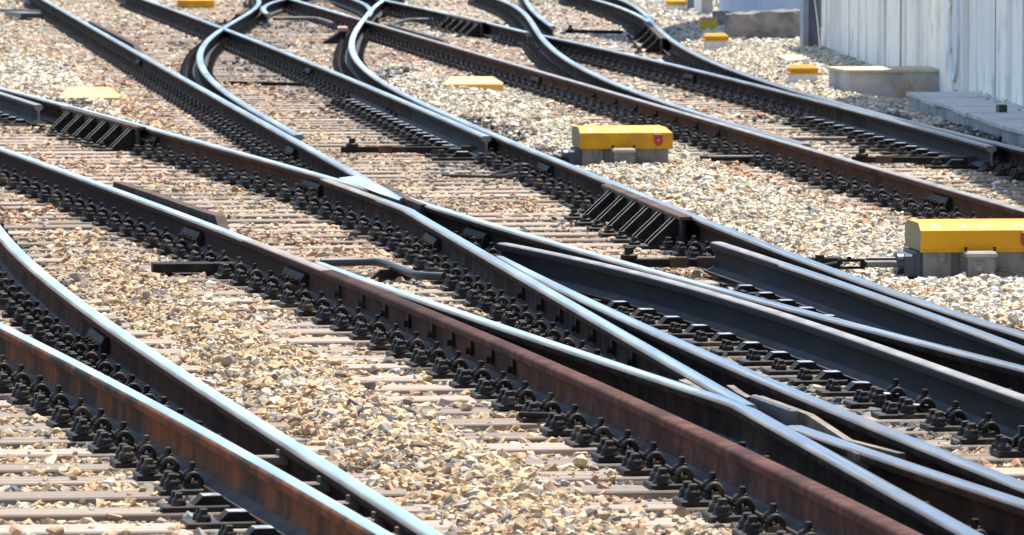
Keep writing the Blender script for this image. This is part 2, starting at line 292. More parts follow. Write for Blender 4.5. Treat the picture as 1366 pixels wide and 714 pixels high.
RAIL_INFO = {   # body material, label, category, name
'A': (M_ORANGE, 'orange rusted rail with shiny running top in the front left corner', 'rail', 'rail'),
'B': (M_BROWN, 'curving rail with wide blue shiny top just behind the orange rusted rail', 'rail', 'rail'),
'C': (M_REDB, 'long red-brown rail crossing the whole picture from left edge to bottom right', 'rail', 'stock_rail'),
'D': (M_BODY, 'shiny rail hugging the far side of the red-brown rail, bent beside the bolted crossing', 'rail', 'switch_rail'),
'E': (M_BODY, 'shiny straight rail running between the two crossing noses in the middle', 'rail', 'wing_rail'),
'F': (M_BODY, 'shiny switch blade whose tip starts beside the straight middle rail', 'rail', 'switch_rail'),
'G': (M_BODY, 'shiny rail that leaves the middle crossing towards the right edge', 'rail', 'stock_rail'),
'J': (M_BODY, 'dull grey switch blade with an exposed end beside the shiny rail from the middle crossing', 'rail', 'switch_rail'),
'K1': (M_BODY, 'straight rail from top left edge ending in the middle crossing nose', 'rail', 'rail'),
'M': (M_BROWN, 'blue topped rail with ribbed brace entering from left edge to the middle crossing', 'rail', 'rail'),
'K2a': (M_BODY, 'straight rail from top left whose blade ends left of the small yellow machine', 'rail', 'switch_rail'),
'Q3K2': (M_BODY, 'rail that loops at the top and then passes left of both yellow machines', 'rail', 'stock_rail'),
'P': (M_BODY, 'switch blade with square end beside the rail next to the large yellow machine', 'rail', 'switch_rail'),
'Q1': (M_BODY, 'tightly looping pale rail at top left with dark blade tip', 'rail', 'switch_rail'),
'Rr': (M_BROWN, 'brown straight rail passing just behind both yellow machines', 'rail', 'stock_rail'),
'T1': (M_BODY, 'pale looping rail near top centre whose tip lies along the brown straight rail', 'rail', 'switch_rail'),
'U': (M_BODY, 'short far rail with dark ribbed brace at top centre', 'rail', 'rail'),
'U2': (M_BODY, 'shiny topped rail beyond the brown straight rail, ending at slide chairs on the right', 'rail', 'switch_rail'),
'V': (M_BODY, 'last rail before the concrete wall, curving along the white ballast', 'rail', 'stock_rail'),
'W': (M_BODY, 'short rail meeting the curved rail beside the wooden box brace at the top', 'rail', 'rail'),
'T2': (M_BODY, 'short curved blade tip standing just right of the top centre loop', 'rail', 'switch_rail'),
'Hh': (M_BROWN, 'shiny wing rail with flared lip at bottom right, beside the bent check plate', 'rail', 'wing_rail'),
'Z1': (M_BODY, 'small curved rail joining the top crossing left of the second loop', 'rail', 'rail'),
'Y1': (M_BODY, 'small hooked rail end between the two loops at top left', 'rail', 'rail'),
'N': (M_BODY, 'switch blade end lying beside the blue topped rail at left edge', 'rail', 'switch_rail'),
}
RAIL_OBJ = {}; E_WING = gp(516, 267, ZR).y
for i, k in enumerate(PATH):
    xs, ys = PATH[k]; body, lab, cat, nm = RAIL_INFO[k]
    n = len(xs); dz = (i*37 % 25)*.00012
    ang = np.arctan2(-np.gradient(xs), np.gradient(ys)); ca, sa = np.cos(ang), np.sin(ang)
    lo = np.full(n, -1.); hi = np.full(n, 1.)
    for q in PATH:
        if q == k: continue
        d = (railx(q, ys) - xs)*ca
        for j in range(n):
            if np.isnan(d[j]) or abs(d[j]) > .145: continue
            if BLADE_OF.get(k) == q: m = max(abs(d[j]) - .0365, .004)
            elif BLADE_OF.get(q) == k: continue
            else: m = max(abs(d[j])/2 - .0006, .003)
            if d[j] > 0: hi[j] = min(hi[j], m)
            else: lo[j] = max(lo[j], -m)
    if k == 'E':   # wing rail starts flared: no clamp against the nose beyond head width
        pass
    mb = MB(); vs = []
    for j in range(n):
        for (px, pz) in PROF:
            x = min(max(px, lo[j]), hi[j])
            vs.append((xs[j] + x*ca[j], ys[j] + x*sa[j], .02 + pz + dz))
    fs = []; mi = []
    for j in range(n-1):
        for p in range(NP):
            p2 = (p+1) % NP
            fs.append((j*NP+p, j*NP+p2, (j+1)*NP+p2, (j+1)*NP+p))
            top = p in TOPSEG
            pol = 1
            if k == 'C' and ys[j] < 33.6: pol = 4 if ys[j] > 31.0 else 0
            if k in ('D', 'E', 'F', 'P', 'K1', 'K2a', 'U2', 'Hh', 'T1', 'T2', 'V', 'Q1', 'Z1', 'Y1'): pol = 6
            if k == 'Q3K2' and ys[j] < 60: pol = 6
            if k == 'D' and 24 < ys[j] < 33: pol = 1
            if k == 'J' : pol = 2
            if k == 'Rr': pol = 2 if ys[j] < 83 else 1
            if k in ('N',) : pol = 2
            if k == 'P' and ys[j] > 31.5: pol = 2
            b = 5 if p in (1, 2, NP-3, NP-4) else 0
            
            if k in ('J', 'P', 'N') and b == 0: b = 3
            if BLADE_OF.get(k) and k in ('K2a', 'Q1', 'U2', 'T1') and ys[j] < ys[0] + 6 and b == 0: b = 3
            if k == 'E' and ys[j] > E_WING: pol = 0
            if p in (10, 11) and pol in (1, 6) and k not in ('A', 'B'): mi.append(4)
            elif p in (10, 11) and pol == 1: mi.append(0 if k == 'A' else 4)
            elif k == 'E' and pol == 0 and top: mi.append(4)
            elif k == 'C' and pol in (0, 4) and top: mi.append(pol)
            else: mi.append(pol if top else b)
    mb.v = vs; mb.f = [list(f) for f in fs]; mb.m = mi; mb.s = [True]*len(fs)
    mb.f.append(list(range(NP))); mb.f.append(list(range((n-1)*NP, n*NP))); mb.m += [2, 2]; mb.s += [False, False]
    o = mb.obj(nm, [body, M_POL, M_DULL, M_BODY if k == 'C' else M_DARKBLADE, M_EDGE, M_FOOT, M_POL2]); o.data.set_sharp_from_angle(angle=R_(38))
    tag(o, lab, cat); RAIL_OBJ[k] = o
# fishplates, joints and stops are parts of their rails
def on_rail(k, px, py):
    y = gp(px, py, ZR).y
    y = min(max(y, PATH[k][1][0]), PATH[k][1][-1]); return float(np.interp(y, PATH[k][1], PATH[k][0])), y, railang(k, y)
def fishplate(k, px, py, L=.62):
    x, y, a = on_rail(k, px, py)
    mb = MB(); mb.prism([(-.050, .048), (-.050, .10), (-.032, .128), (-.012, .128), (-.012, .040)], -L/2, L/2)
    o = mb.obj('fishplate', M_IRON2, RAIL_OBJ[k], (x, y, .0), a)
    for q in (-.21, -.075, .075, .21):
        b = MB(); b.lathe([(.017, 0), (.017, .016), (.010, .018), (.010, .032)], 6, M=Matrix.Translation((-.050, q, .085)) @ Matrix.Rotation(-math.pi/2, 4, 'Y'), smooth=False)
        b.obj('bolt', M_BOLT, o)
for k, px, py in [('C', 262, 294), ('B', 140, 428), ('G', 640, 295), ('K1', 190, 73), ('K1', 395, 187), ('Q3K2', 590, 149), ('Q3K2', 725, 209), ('K2a', 415, 84), ('Rr', 712, 95), ('Rr', 1262, 250), ('V', 990, 97), ('U2', 920, 92), ('M', 205, 172), ('M', 430, 232), ('E', 585, 302), ('C', 405, 347)]:
    fishplate(k, px, py)
for k, x0, x1, n in [('C', 455, 700, 9), ('E', 700, 850, 7), ('Rr', 800, 960, 7), ]:      # blade stops bolted to the web
    kk = RAILS[k][3]; fx = [p[0] for p in kk]; fy = [p[1] for p in kk]
    for i in range(n):
        px = x0 + (x1-x0)*i/(n-1); py = np.interp(px, fx, fy); x, y, a = on_rail(k, px, py)
        mb = MB(); mb.box((-.024, -.02, .055), (-.008, .02, .135)); mb.lathe([(.014, 0), (.014, .02)], 6, M=Matrix.Translation((-.024, 0, .075)) @ Matrix.Rotation(-math.pi/2, 4, 'Y'), smooth=False)
        mb.obj('blade_stop', M_IRON2, RAIL_OBJ[k], (x, y, .02), a)
for v in (590, 625, 650, 672, 692):
    y = gp(0, v, ZR).y; xa, xb = float(railx('A', y)), float(railx('B', y)); a = railang('B', y)
    w_ = max((xb-xa)*math.cos(a)-.02, .03)
    mb = MB(); mb.box((-w_, -.03, .085), (-.010, .03, .115), ch=.005); mb.lathe([(.02, 0), (.02, .02)], 6, M=Matrix.Translation((-.03, 0, .115)), smooth=False)
    mb.obj('spacer_block', M_CHK2, RAIL_OBJ['B'], (xb, y, .02), a)
# ------------------------------------------------------------------ ballast level
def ip(v, a, b): return np.clip((v-a)/(b-a), 0, 1)
def level(s, t):
    """height of the stone surface over the sleeper tops (arrays)"""
    z = np.where(s < 31, -.030, -.027)
    def bump(l, r, h, fl, fr):
        w_ = ip(t, l, l+fl)*ip(-t, -r, -(r-fr)); return np.where(np.isnan(w_), 0, w_)*h
    B, C, K1, K2, RR, M, V, G, A = (rt(k, s) for k in ('B', 'C', 'K1', 'Q3K2', 'Rr', 'M', 'V', 'G', 'A'))
    z = z + .010*np.sin(s*1.9+t*2.3)*np.sin(t*3.1-s*.7+1)
    z = z + bump(B+.30, C-.45, .080, .36, .46)
    z = z + bump(K2+.20, RR-.32, .066, .30, .55)*ip(-s, -72, -66)
    z = z + bump(M+.20, K1-.40, .075, .30, .6)
    z = z + bump(np.where(np.isnan(C), -99, C-30), C-1.1, .05, .5, .9)*ip(s, 36, 41)
    z = z + bump(V+.16, V+40, .075, .5, .2)*(1-.75*np.nan_to_num(ip(t, V+.75, V+1.1))*ip(-s, -63, -58))
    for mx, my in ((1228, 335.5),):
        p = gp(mx, my, .155); s0, t0 = st(p.x, p.y); dd = np.maximum(np.maximum(t0-.15-t, t-(t0+.75)), np.maximum(s0-.25-s, s-(s0+.55)))
        z = np.where(np.isfinite(dd), z - .030*ip(-dd, -.3, 0), z)
    return z
# sleepers ----------------------------------------------------------------
PITCH_S = .545
rows = np.arange(17.0, 104, PITCH_S)
def poly_visible(x, y, m=40):
    u, v = pj(x, y, 0); return -m < u < 1366+m and -m < v < 714+m
def sl_mesh():
    mb = MB(); mb.box((-.5, -.125, -.16), (.5, .125, 0), ch=.006); return mb.mesh('sleeper', M_WOOD)
SLM = sl_mesh(); SLEEP = []      # (s, t0, t1)
far_sl = MB()
def nn(v, d): return d if np.isnan(v) else float(v)
SL_GROUPS = {'L': ('timber sleepers under the front left rails', 'weathered grey timber sleeper half buried in tan ballast under the red-brown rail'),
             'K': ('timber sleepers under the middle rails', 'weathered grey timber sleeper lying between the shiny middle rails'),
             'R': ('timber sleepers beyond the yellow machines', 'pale timber sleeper under the far brown rail near the wall'),
             'M': ('timber sleepers under the braced rail', 'short brown timber sleeper under the blue topped rail at left')}
segs = []
for s in rows:
    C, M, K1, K2, RR, V, J = (float(rt(k, s)) for k in ('C', 'M', 'K1', 'Q3K2', 'Rr', 'V', 'J'))
    if s < 38.5:
        cc = nn(C, 1.4+ (18-s)*.1)
        segs.append(('L', s, cc-4.4, cc+.36))
        segs.append(('K', s, cc+.40, (K2+.42) if not np.isnan(K2) else cc+3.2))
    else:
        if not np.isnan(C): segs.append(('M', s, C-.5, M+.32 if not np.isnan(M) else C+2.0))
        if s < 97: segs.append(('K', s, nn(K1, 0)-.48, max(nn(K2, 0), nn(rt('K2a', s), -9))+.46))
    if 30 < s < 98 and not np.isnan(RR): segs.append(('R', s, RR-.46, nn(V, RR+1.5)+.46))
def sl_obj(g, s, a, b):
    o = bpy.data.objects.new('sleeper', SLM); COL.objects.link(o)
    x, y = xy(s, (a+b)/2); o.location = (x, y, -.001 - random.random()*.006); o.rotation_euler = (0, random.uniform(-.002, .002), TH + random.uniform(-.006, .006))
    o.scale = (b-a, random.uniform(.94, 1.06), 1)
    return tag(o, SL_GROUPS[g][1], 'sleeper', SL_GROUPS[g][0])
ind = 0
for g, s, a, b in sorted(segs, key=lambda q: q[1]):
    ds = random.uniform(-.018, .018); s2 = s+ds
    SLEEP.append((s2, a, b))
    vis = any(poly_visible(*xy(s2, a+(b-a)*f)) for f in (0, .25, .5, .75, 1))
    if vis and ind < 290: sl_obj(g, s2, a, b); ind += 1
    else:
        x, y = xy(s2, (a+b)/2)
        far_sl.box((-.5*(b-a), -.125, -.16), (.5*(b-a), .125, 0), ch=.006, M=Matrix.Translation((x, y, -.003)) @ Matrix.Rotation(TH, 4, 'Z'))
M_WOODF = mat('weathered_timber_far', (.24, .18, .13), (.355, .28, .215), rough=.9, scale=2.5, c3=(.24, .19, .15), scale3=1.3, spec=.2)
if far_sl.v: tag(far_sl.obj('sleepers', M_WOODF), 'far rows of weathered timber sleepers at the top', 'sleepers', None, 'stuff')
# ------------------------------------------------------------------ rail fastenings
def fast_parts():
    p = {}
    mb = MB(); mb.box((-.222, -.082, .0), (.135, .082, .022), ch=.005); mb.box((-.128, -.062, .022), (-.078, .062, .040)); mb.box((.078, -.062, .022), (.128, .062, .040)); p['base_plate'] = [mb.mesh('base_plate', M_IRON)]
    cl = []
    for sg in (-1, 1):
        mb = MB()
        for yy in (-.046, .046):
            pts = [(sg*(.100 + .024*math.cos(q)), yy, .036 + .036*math.sin(q)) for q in np.linspace(-.15, math.pi+.15, 9)]
            mb.tube(pts, .0115, 7)
        mb.tube([(sg*.118, -.046, .046), (sg*.112, 0, .052), (sg*.118, .046, .046)], .008, 6)
        mb.box((sg*.100-.019, -.024, .056), (sg*.100+.019, .024, .064))
        cl.append(mb.mesh('spring_clip', M_IRON))
    p['spring_clip'] = cl
    bl = []
    for sg in (-1, 1):
        mb = MB(); mb.lathe([(.022, .064), (.022, .069), (.018, .070), (.018, .085), (.0125, .087), (.0125, .107), (.010, .110)], 8, M=Matrix.Translation((sg*.100, 0, 0)), smooth=False); bl.append(mb.mesh('clip_bolt', M_IRON))
    p['clip_bolt'] = bl
    sc = []
    for yy in (-.048, .048):
        mb = MB(); T = Matrix.Translation((-.176, yy, 0))
        mb.lathe([(.034, .022), (.034, .030), (.0285, .032), (.030, .043), (.027, .051), (.018, .057)], 12, M=T); mb.box((-.0145, -.0145, .055), (.0145, .0145, .077), M=T, ch=.004); sc.append(mb.mesh('sleeper_screw', M_IRON))
    p['sleeper_screw'] = sc
    return p
FP = fast_parts()
FULL = ['base_plate', 'spring_clip', 'clip_bolt', 'sleeper_screw']
def low_fast():
    mb = MB(); mb.box((-.205, -.075, 0), (.135, .075, .022))
    for sg in (-1, 1):
        for yy in (-.046, .046): mb.prism([(sg*.128, .022), (sg*.122, .058), (sg*.108, .072), (sg*.090, .070), (sg*.075, .036)], yy-.009, yy+.009)
        mb.box((sg*.1-.013, -.013, .06), (sg*.1+.013, .013, .108))
    for yy in (-.042, .042): mb.lathe([(.030, .022), (.027, .038), (.014, .052), (.013, .071)], 6, M=Matrix.Translation((-.178, yy, 0)), smooth=False)
    return mb
FLOW = low_fast()
FDESC = {'A': 'the orange rusted front rail', 'B': 'the curving blue topped rail at left', 'C': 'the long red-brown rail', 'E': 'the straight middle rail', 'D': 'the shiny rail along the red-brown rail', 'F': 'the middle switch blade',
 'G': 'the rail leaving the middle crossing', 'J': 'the dull grey switch blade', 'K1': 'the straight rail ending in the middle crossing', 'M': 'the blue topped braced rail', 'K2a': 'the straight rail with slide chairs', 'Q3K2': 'the looping rail left of both yellow machines',
 'P': 'the square ended switch blade', 'Q1': 'the tight pale loop at top left', 'Rr': 'the brown rail behind the yellow machines', 'T1': 'the looping rail near top centre', 'U': 'the far ribbed-brace rail', 'U2': 'the shiny rail beyond the brown rail', 'V': 'the last rail before the wall', 'Hh': 'the flared wing rail', 'W': 'the short far rail'}
# stretches (photo rows) that carry ordinary fastenings
FR = {'A': (-9, 590), 'B': (-9, 999), 'C': (-9, 999), 'E': (-9, 540), 'F': (560, 999), 'J': (470, 999), 'G': (-9, 500), 'K1': (-99, 266), 'M': (150, 262), 'K2a': (-99, 112), 'Q3K2': (-99, 999), 'P': (430, 999), 'Q1': (-99, 130), 'Rr': (-99, 999), 'T1': (-99, 140), 'U': (-99, 999), 'U2': (-99, 135), 'V': (-99, 999), 'Hh': (590, 999), 'W': (-99, 999), 'D': (560, 999)}
BRACE_ROWS = {'M': (144, 172), 'Q3K2': (249, 290), 'U': (19, 36), 'V': (28, 60)}
cands = []
for k, (r0, r1) in FR.items():
    for (s2, a, b) in SLEEP:
        t = float(rt(k, s2))
        if np.isnan(t) or not (a-.05 < t < b+.05): continue
        x, y = xy(s2, t); u, v = pj(x, y, ZR)
        if not (r0 <= v <= r1): continue
        if k in BRACE_ROWS and BRACE_ROWS[k][0] < v < BRACE_ROWS[k][1]: continue
        dn = [ (float(rt(q, s2)) - t) for q in PATH if q != k and not np.isnan(rt(q, s2))]
        left = max([d for d in dn if d < 0], default=-9); right = min([d for d in dn if d > 0], default=9)
        if left > -.13: continue
        mode = 'full' if left < -.27 else 'narrow'
        if k in ('C', 'E') and right < .25: mode += '_nofar'
        vis = -30 < u < 1396 and -20 < v < 750
        cands.append((y, k, x, y, railang(k, y), mode, vis, right))
cands.sort(key=lambda q: (not q[6], q[0]))
FPROTO = {}
far_f = MB(); cnt = 0
def build_fast(k, x, y, a, mode, right):
    key = (mode, right < .24)
    g = 'fastenings along ' + FDESC[k]; lab = 'black bolted fastening holding down ' + FDESC[k]
    if key in FPROTO: return copy_tree(FPROTO[key], (x, y, -random.random()*.004), a+random.gauss(0, .022), lab, g)
    r = thing('rail_fastening', lab, 'rail fastening', (x, y, 0), a, g)
    for nm in FULL:
        for i, me in enumerate(FP[nm]):
            if nm == 'sleeper_screw' and mode.startswith('narrow'): continue
            if nm in ('spring_clip', 'clip_bolt') and i == 1 and right < .24: continue
            o = bpy.data.objects.new(nm, me); COL.objects.link(o); o.parent = r
    FPROTO[key] = r
    return r
for (_, k, x, y, a, mode, vis, right) in cands:
    if vis and cnt < 295: build_fast(k, x, y, a, mode, right); cnt += 1
    else:
        M_ = Matrix.Translation((x, y, -.0006)) @ Matrix.Rotation(a, 4, 'Z')
        o0 = len(far_f.v); far_f.v += [tuple(M_ @ Vector(p)) for p in FLOW.v]; far_f.f += [[i+o0 for i in f] for f in FLOW.f]; far_f.m += FLOW.m; far_f.s += FLOW.s
M_IRONF = mat('black_iron_far', (.010, .008, .0065), (.024, .018, .014), rough=.55, spec=.35, scale=12, c3=(.06, .04, .026), scale3=8)
if far_f.v: tag(far_f.obj('rail_fastenings', M_IRONF), 'distant rows of black bolted fastenings along the far rails', 'rail fastenings', None, 'stuff')
print('FAST', len(cands), cnt, 'SLEEP', len(segs), ind)
# ------------------------------------------------------------------ slide chairs
def chair_proto(label, group, loc, a):
    r = thing('slide_chair', label, 'slide chair', loc, a, group)
    mb = MB(); mb.box((-.30, -.075, 0), (-.05, .075, .018), ch=.004); mb.obj('base_plate', M_IRON, r)
    mb = MB(); mb.prism([(-.190, .018), (-.160, .047), (-.092, .048), (-.070, .018)], -.045, .045); mb.obj('slide_block', [M_IRON2], r)
    mb = MB(); mb.box((-.157, -.043, .0475), (-.095, .043, .0505)); mb.obj('slide_face', M_GREASE, r)
    for yy in (-.036, .036):
        mb = MB(); T = Matrix.Translation((-.240, yy, 0)); mb.lathe([(.026, .018), (.026, .030), (.022, .040), (.014, .045)], 10, M=T); mb.box((-.012, -.012, .044), (.012, .012, .062), M=T, ch=.003); mb.obj('chair_bolt', M_IRON, r)
    return r
CP = None
def chairs(k, v0, v1, group, label, dx=0., sc=1.):
    global CP
    for (s2, a, b) in SLEEP:
        t = float(rt(k, s2))
        if np.isnan(t) or not (a-.1 < t < b+.1): continue
        x, y = xy(s2, t+dx); u, v = pj(x, y, ZR)
        if not (v0 <= v <= v1) or u > 1420: continue
        if CP is None: CP = chair_proto(label, group, (x, y, 0), railang(k, y)); c_ = CP
        else: c_ = copy_tree(CP, (x, y, 0), railang(k, y), label, group)
        c_.scale = (sc, 1, 1.25 if sc > 1 else 1)
chairs('J', 360, 500, 'slide chairs under the dull grey blade', 'black trapezoid slide chair with twin bolts beside the dull grey switch blade')
chairs('P', 345, 428, 'slide chairs under the square ended blade', 'black slide chair between the shiny rail and the square ended switch blade')
chairs('K2a', 113, 186, 'slide chairs left of the small yellow machine', 'black slide chair in the ladder-like row left of the small yellow machine', sc=1.3)
chairs('U2', 136, 198, 'slide chairs near the wall side rail', 'black slide chair in the row by the far right rail', sc=1.3)
chairs('A', 592, 790, 'slide blocks at the front left', 'black block with blue-grey face beside the orange rusted rail at bottom')
chairs('N', 100, 150, 'slide chairs at the left edge', 'black slide chair beside the blade end at left edge')
# ------------------------------------------------------------------ check rails
def sweep(pts, prof, name, m, label, cat, z=0., parent=None, zs=None):
    mb = MB(); n = len(pts); k = len(prof); vs = []; P = [Vector(p) for p in pts]
    for i in range(n):
        d = (P[min(i+1, n-1)] - P[max(i-1, 0)]); a = math.atan2(-d.x, d.y); c_, s_ = math.cos(a), math.sin(a)
        for (x, zz) in prof:
            h = zz if zs is None else min(zz, zs[i])
            vs.append((P[i].x + x*c_, P[i].y + x*s_, z + h))
    fs = [(j*k+p, j*k+(p+1) % k, (j+1)*k+(p+1) % k, (j+1)*k+p) for j in range(n-1) for p in range(k)] + [tuple(range(k)), tuple(range((n-1)*k, n*k))]
    mb.add(vs, fs, 0, False); o = mb.obj(name, m, parent)
    if label: tag(o, label, cat)
    return o
CHK = [(-.06, 0), (-.06, .012), (-.012, .035), (-.012, .105), (-.030, .115), (-.030, .165), (.030, .165), (.030, .115), (.012, .105), (.012, .035), (.06, .012), (.06, 0)]
def check_rail(pxs, label):
    P = [gp(x, y, .185) for x, y in pxs]; P.sort(key=lambda p: p.y)
    Q = []
    for a, b in zip(P[:-1], P[1:]): Q += [a + (b-a)*i/4 for i in range(4)]
    Q.append(P[-1]); n = len(Q)
    zs = [.165]*n; zs[0] = .03; zs[1] = .165
    Q[0] = Q[0] + (Q[0]-Q[1]).normalized()*.05
    sweep([(p.x, p.y, 0) for p in Q], CHK, 'check_rail', M_CHK, label, 'check rail', z=.02, zs=zs)
M_CHK = mat('check_rail_rust', (.050, .030, .022), (.10, .060, .044), rough=.8, spec=.15, scale=8, c3=(.03, .026, .024), scale3=3)
check_rail([(157, 242), (215, 261), (269, 280), (302, 290)], 'flat brown check rail lying inside the red-brown rail at left')
check_rail([(121, 28), (150, 43), (192, 65)], 'dark check rail beside the straight rail at top left')
check_rail([(522, 33), (560, 44), (606, 57)], 'thin dark check rail beside the brown straight rail near the top crossing')
# ribbed braces
def brace(k, v0, v1, label, nx=6, off=-.09):
    Yn, Yf = gp(0, v1, ZR).y, gp(0, v0, ZR).y
    x0, y0 = float(railx(k, Yn)), Yn
    a = railang(k, (Yn+Yf)/2); L = (Yf-Yn)/math.cos(a)
    r = thing('rail_brace', label, 'rail brace', (x0, y0, 0), a, None)
    mb = MB(); mb.box((-.125, -.06, .172), (-.050, L+.06, .192), ch=.004); mb.obj('top_strip', M_CHK, r)
    mb = MB(); mb.box((-.110, -.05, .02), (-.090, L+.05, .171)); mb.obj('back_plate', M_IRON2, r)
    for i in range(nx):
        yy = L*(i+.35)/nx
        for dy in (-.07, .07):
            mb = MB(); mb.prism([(-.112, .02), (-.112, .170), (-.128, .170), (-.275, .030), (-.275, .02)], yy+dy-.007, yy+dy+.007)
            mb.prism([(-.128, .1705), (-.125, .1735), (-.274, .0335), (-.277, .0305)], yy+dy-.0075, yy+dy+.0075, 1); mb.obj('gusset', [M_IRON2, M_LIDG], r)
        mb = MB(); mb.prism([(-.112, .021), (-.112, .160), (-.127, .160), (-.262, .028), (-.262, .021)], yy-.062, yy+.062); mb.obj('web_plate', M_IRON2, r)
        mb = MB(); mb.box((-.40, yy-.085, .0), (-.05, yy+.085, .020), ch=.004); pl = mb.obj('foot_plate', M_IRON, r)
        for dx_ in (-.345,):
            mb = MB(); mb.lathe([(.034, .020), (.034, .034), (.020, .044), (.020, .062)], 8, M=Matrix.Translation((dx_, yy, 0)), smooth=False); mb.obj('bolt', M_IRON, pl)
brace('M', 144, 171, 'black brace of slanting ribs against the blue topped rail at left')
brace('Q3K2', 249, 291, 'black brace of slanting ribs in the middle, against the rail before the small machine')
brace('U', 20, 31, 'distant black ribbed brace at top centre', nx=5)
brace('V', 30, 52, 'dark box-like brace against the curved rail at top right', nx=4)
brace('Q1', 12, 20, 'small dark slab brace inside the first loop at top left', nx=2)
# second loop's brace block
r = thing('rail_brace', 'dark wedge brace with pink cap by the second loop', 'rail brace', gp(452, 58, 0), R_(3))
mb = MB(); mb.prism([(-.20, .0), (-.19, .02), (.02, .15), (.08, .15), (.08, 0)], -.25, .25); mb.obj('wedge', M_IRON2, r)
mb = MB(); mb.box((-.01, -.22, .152), (.11, .4, .20), ch=.01); mb.obj('cap', mat('pink_rust', (.42, .22, .17), (.34, .16, .12), rough=.8, scale=10), r)
# ------------------------------------------------------------------ crossing ironwork at bottom right and in the middle
P1 = [gp(*p, .185) for p in [(974, 507), (988, 517), (1000, 523), (1012, 521), (1080, 545), (1132, 579), (1203, 597)]]
r = thing('bent_check_plate', 'rusty bent check plate with pale block in the bottom right crossing', 'check plate', (0, 0, 0))
sweep([(p.x, p.y, 0) for p in P1[::-1]], [(-.014, 0), (-.014, .165), (.014, .165), (.014, 0)], 'plate', M_CHK2, None, None, z=.0, parent=r)
a, b = gp(1016, 522, .19), gp(1070, 541, .19); d = (a-b)
rz = math.atan2(-d.x, d.y)
mb = MB(); mb.box((-.045, 0, .06), (-.015, d.length, .178), ch=.008); mb.obj('filler_block', M_PIPE, r, (b.x, b.y, 0), rz)
def plate_poly(px, z0, z1, name, m, label=None, cat=None, parent=None):
    P = [gp(x, y, z1) for x, y in px]; n = len(P)
    mb = MB(); mb.add([(p.x, p.y, z1) for p in P] + [(p.x, p.y, z0) for p in P], [tuple(range(n)), tuple(range(n, 2*n))] + [(i, (i+1) % n, (i+1) % n + n, i+n) for i in range(n)])
    o = mb.obj(name, m, parent)
    if label: tag(o, label, cat)
    return o
plate_poly([(905, 507), (918, 505), (950, 522), (938, 521)], .05, .166, 'filler_block', M_CHK2, 'rusty wedge filler between two rails at the bottom right crossing', 'filler block')
plate_poly([(452, 237.2), (478, 234.2), (505, 247.6), (534, 265.2), (532, 267), (505, 258)], .05, .1838, 'crossing_nose', M_POL, 'polished steel nose where two rails meet at the middle crossing', 'crossing nose')
P2 = [gp(*p, .185) for p in [(513, 245), (522, 251), (533, 258), (547, 266), (565, 273)]]
tag(sweep([(p.x, p.y, 0) for p in P2[::-1]], [(-.02, 0), (-.02, .165), (.02, .165), (.02, 0)], 'wing_rail_end', M_CHK, None, None, z=.02), 'brown flared wing end at the nose of the middle crossing', 'wing rail end')
P3 = [gp(*p, .17) for p in [(1100, 586), (1130, 597), (1150, 605), (1166, 608)]]
tag(sweep([(p.x, p.y, 0) for p in P3[::-1]], [(-.02, 0), (-.02, .17), (.012, .17), (.012, 0)], 'rail_lip', M_CHK2, None, None, z=.0), 'pale worn lip under the flared wing rail at bottom right', 'rail lip')
# ------------------------------------------------------------------ rods, bars, pipes and cables
def rod(pts, rad, name, m, label, cat, flat=None):
    P = [gp(x, y, z) for x, y, z in pts]
    mb = MB()
    if flat:
        for a, b in zip(P[:-1], P[1:]):
            d = b-a; rz = math.atan2(d.y, d.x); mb.box((0, -flat[0]/2, -flat[1]/2), (d.length, flat[0]/2, flat[1]/2), M=Matrix.Translation(a) @ Matrix.Rotation(rz, 4, 'Z'), ch=.003)
    else: mb.tube(P, rad, 8)
    return tag(mb.obj(name, m), label, cat)
def smooth_px(pts, n=6):
    Q = []
    P = [pts[0]] + list(pts) + [pts[-1]]
    for i in range(1, len(P)-2):
        p0, p1, p2, p3 = (np.array(P[j], float) for j in (i-1, i, i+1, i+2))
        for q in range(n):
            t = q/n; Q.append(tuple(.5*((2*p1) + (-p0+p2)*t + (2*p0-5*p1+4*p2-p3)*t*t + (-p0+3*p1-3*p2+p3)*t**3)))
    Q.append(tuple(pts[-1])); return Q
def stretcher(a, b, z, label, lugs=((.5, .05),), hw=.05):
    A, Bp = gp(*a, z), gp(*b, z); d = Bp-A; rz = math.atan2(d.y, d.x); L = d.length
    r = thing('stretcher_bar', label, 'stretcher bar', A, rz)
    mb = MB(); mb.box((0, -hw/2, -.022), (L, hw/2, .022), ch=.004); mb.obj('bar', M_IRON2, r)
    for f, w_ in lugs:
        mb = MB(); mb.box((L*f-w_, -hw/2-.006, -.026), (L*f+w_, hw/2+.006, .03), ch=.004); mb.obj('clamp', M_CHK, r)
    mb = MB(); mb.lathe([(.045, 0), (.045, .02), (.025, .03), (.025, .06)], 8, M=Matrix.Translation((L*.08, 0, .022)), smooth=False); mb.obj('insulator', M_IRON, r)
    return r
stretcher((455, 199.5), (640, 200), .05, 'black stretcher bar joining the blade tips left of the small yellow machine', ((.32, .05), (.93, .06)))
stretcher((1136, 213), (1310, 214), .05, 'black stretcher bar between the far right rails', ((.25, .06), (.95, .06)))
stretcher((828, 351), (968, 350), .07, 'black stretcher bar from the square ended blade into the middle track', ((.55, .05), (.85, .07)))
stretcher((755, 42), (830, 43), .05, 'thin distant stretcher bar at top centre', ((.3, .03),))
rod(smooth_px([(428, 350, .07), (470, 349.5, .07), (505, 350, .07), (530, 358, .055), (556, 367, .045), (592, 369, .045)]), .022, 'bent_pipe', M_CABLE, 'black bent pipe lying across the sleepers beside the red-brown rail', 'pipe')
r = thing('pipe_bracket', 'low black trapezoid bracket under the bent pipe', 'bracket', gp(520, 371, 0), TH)
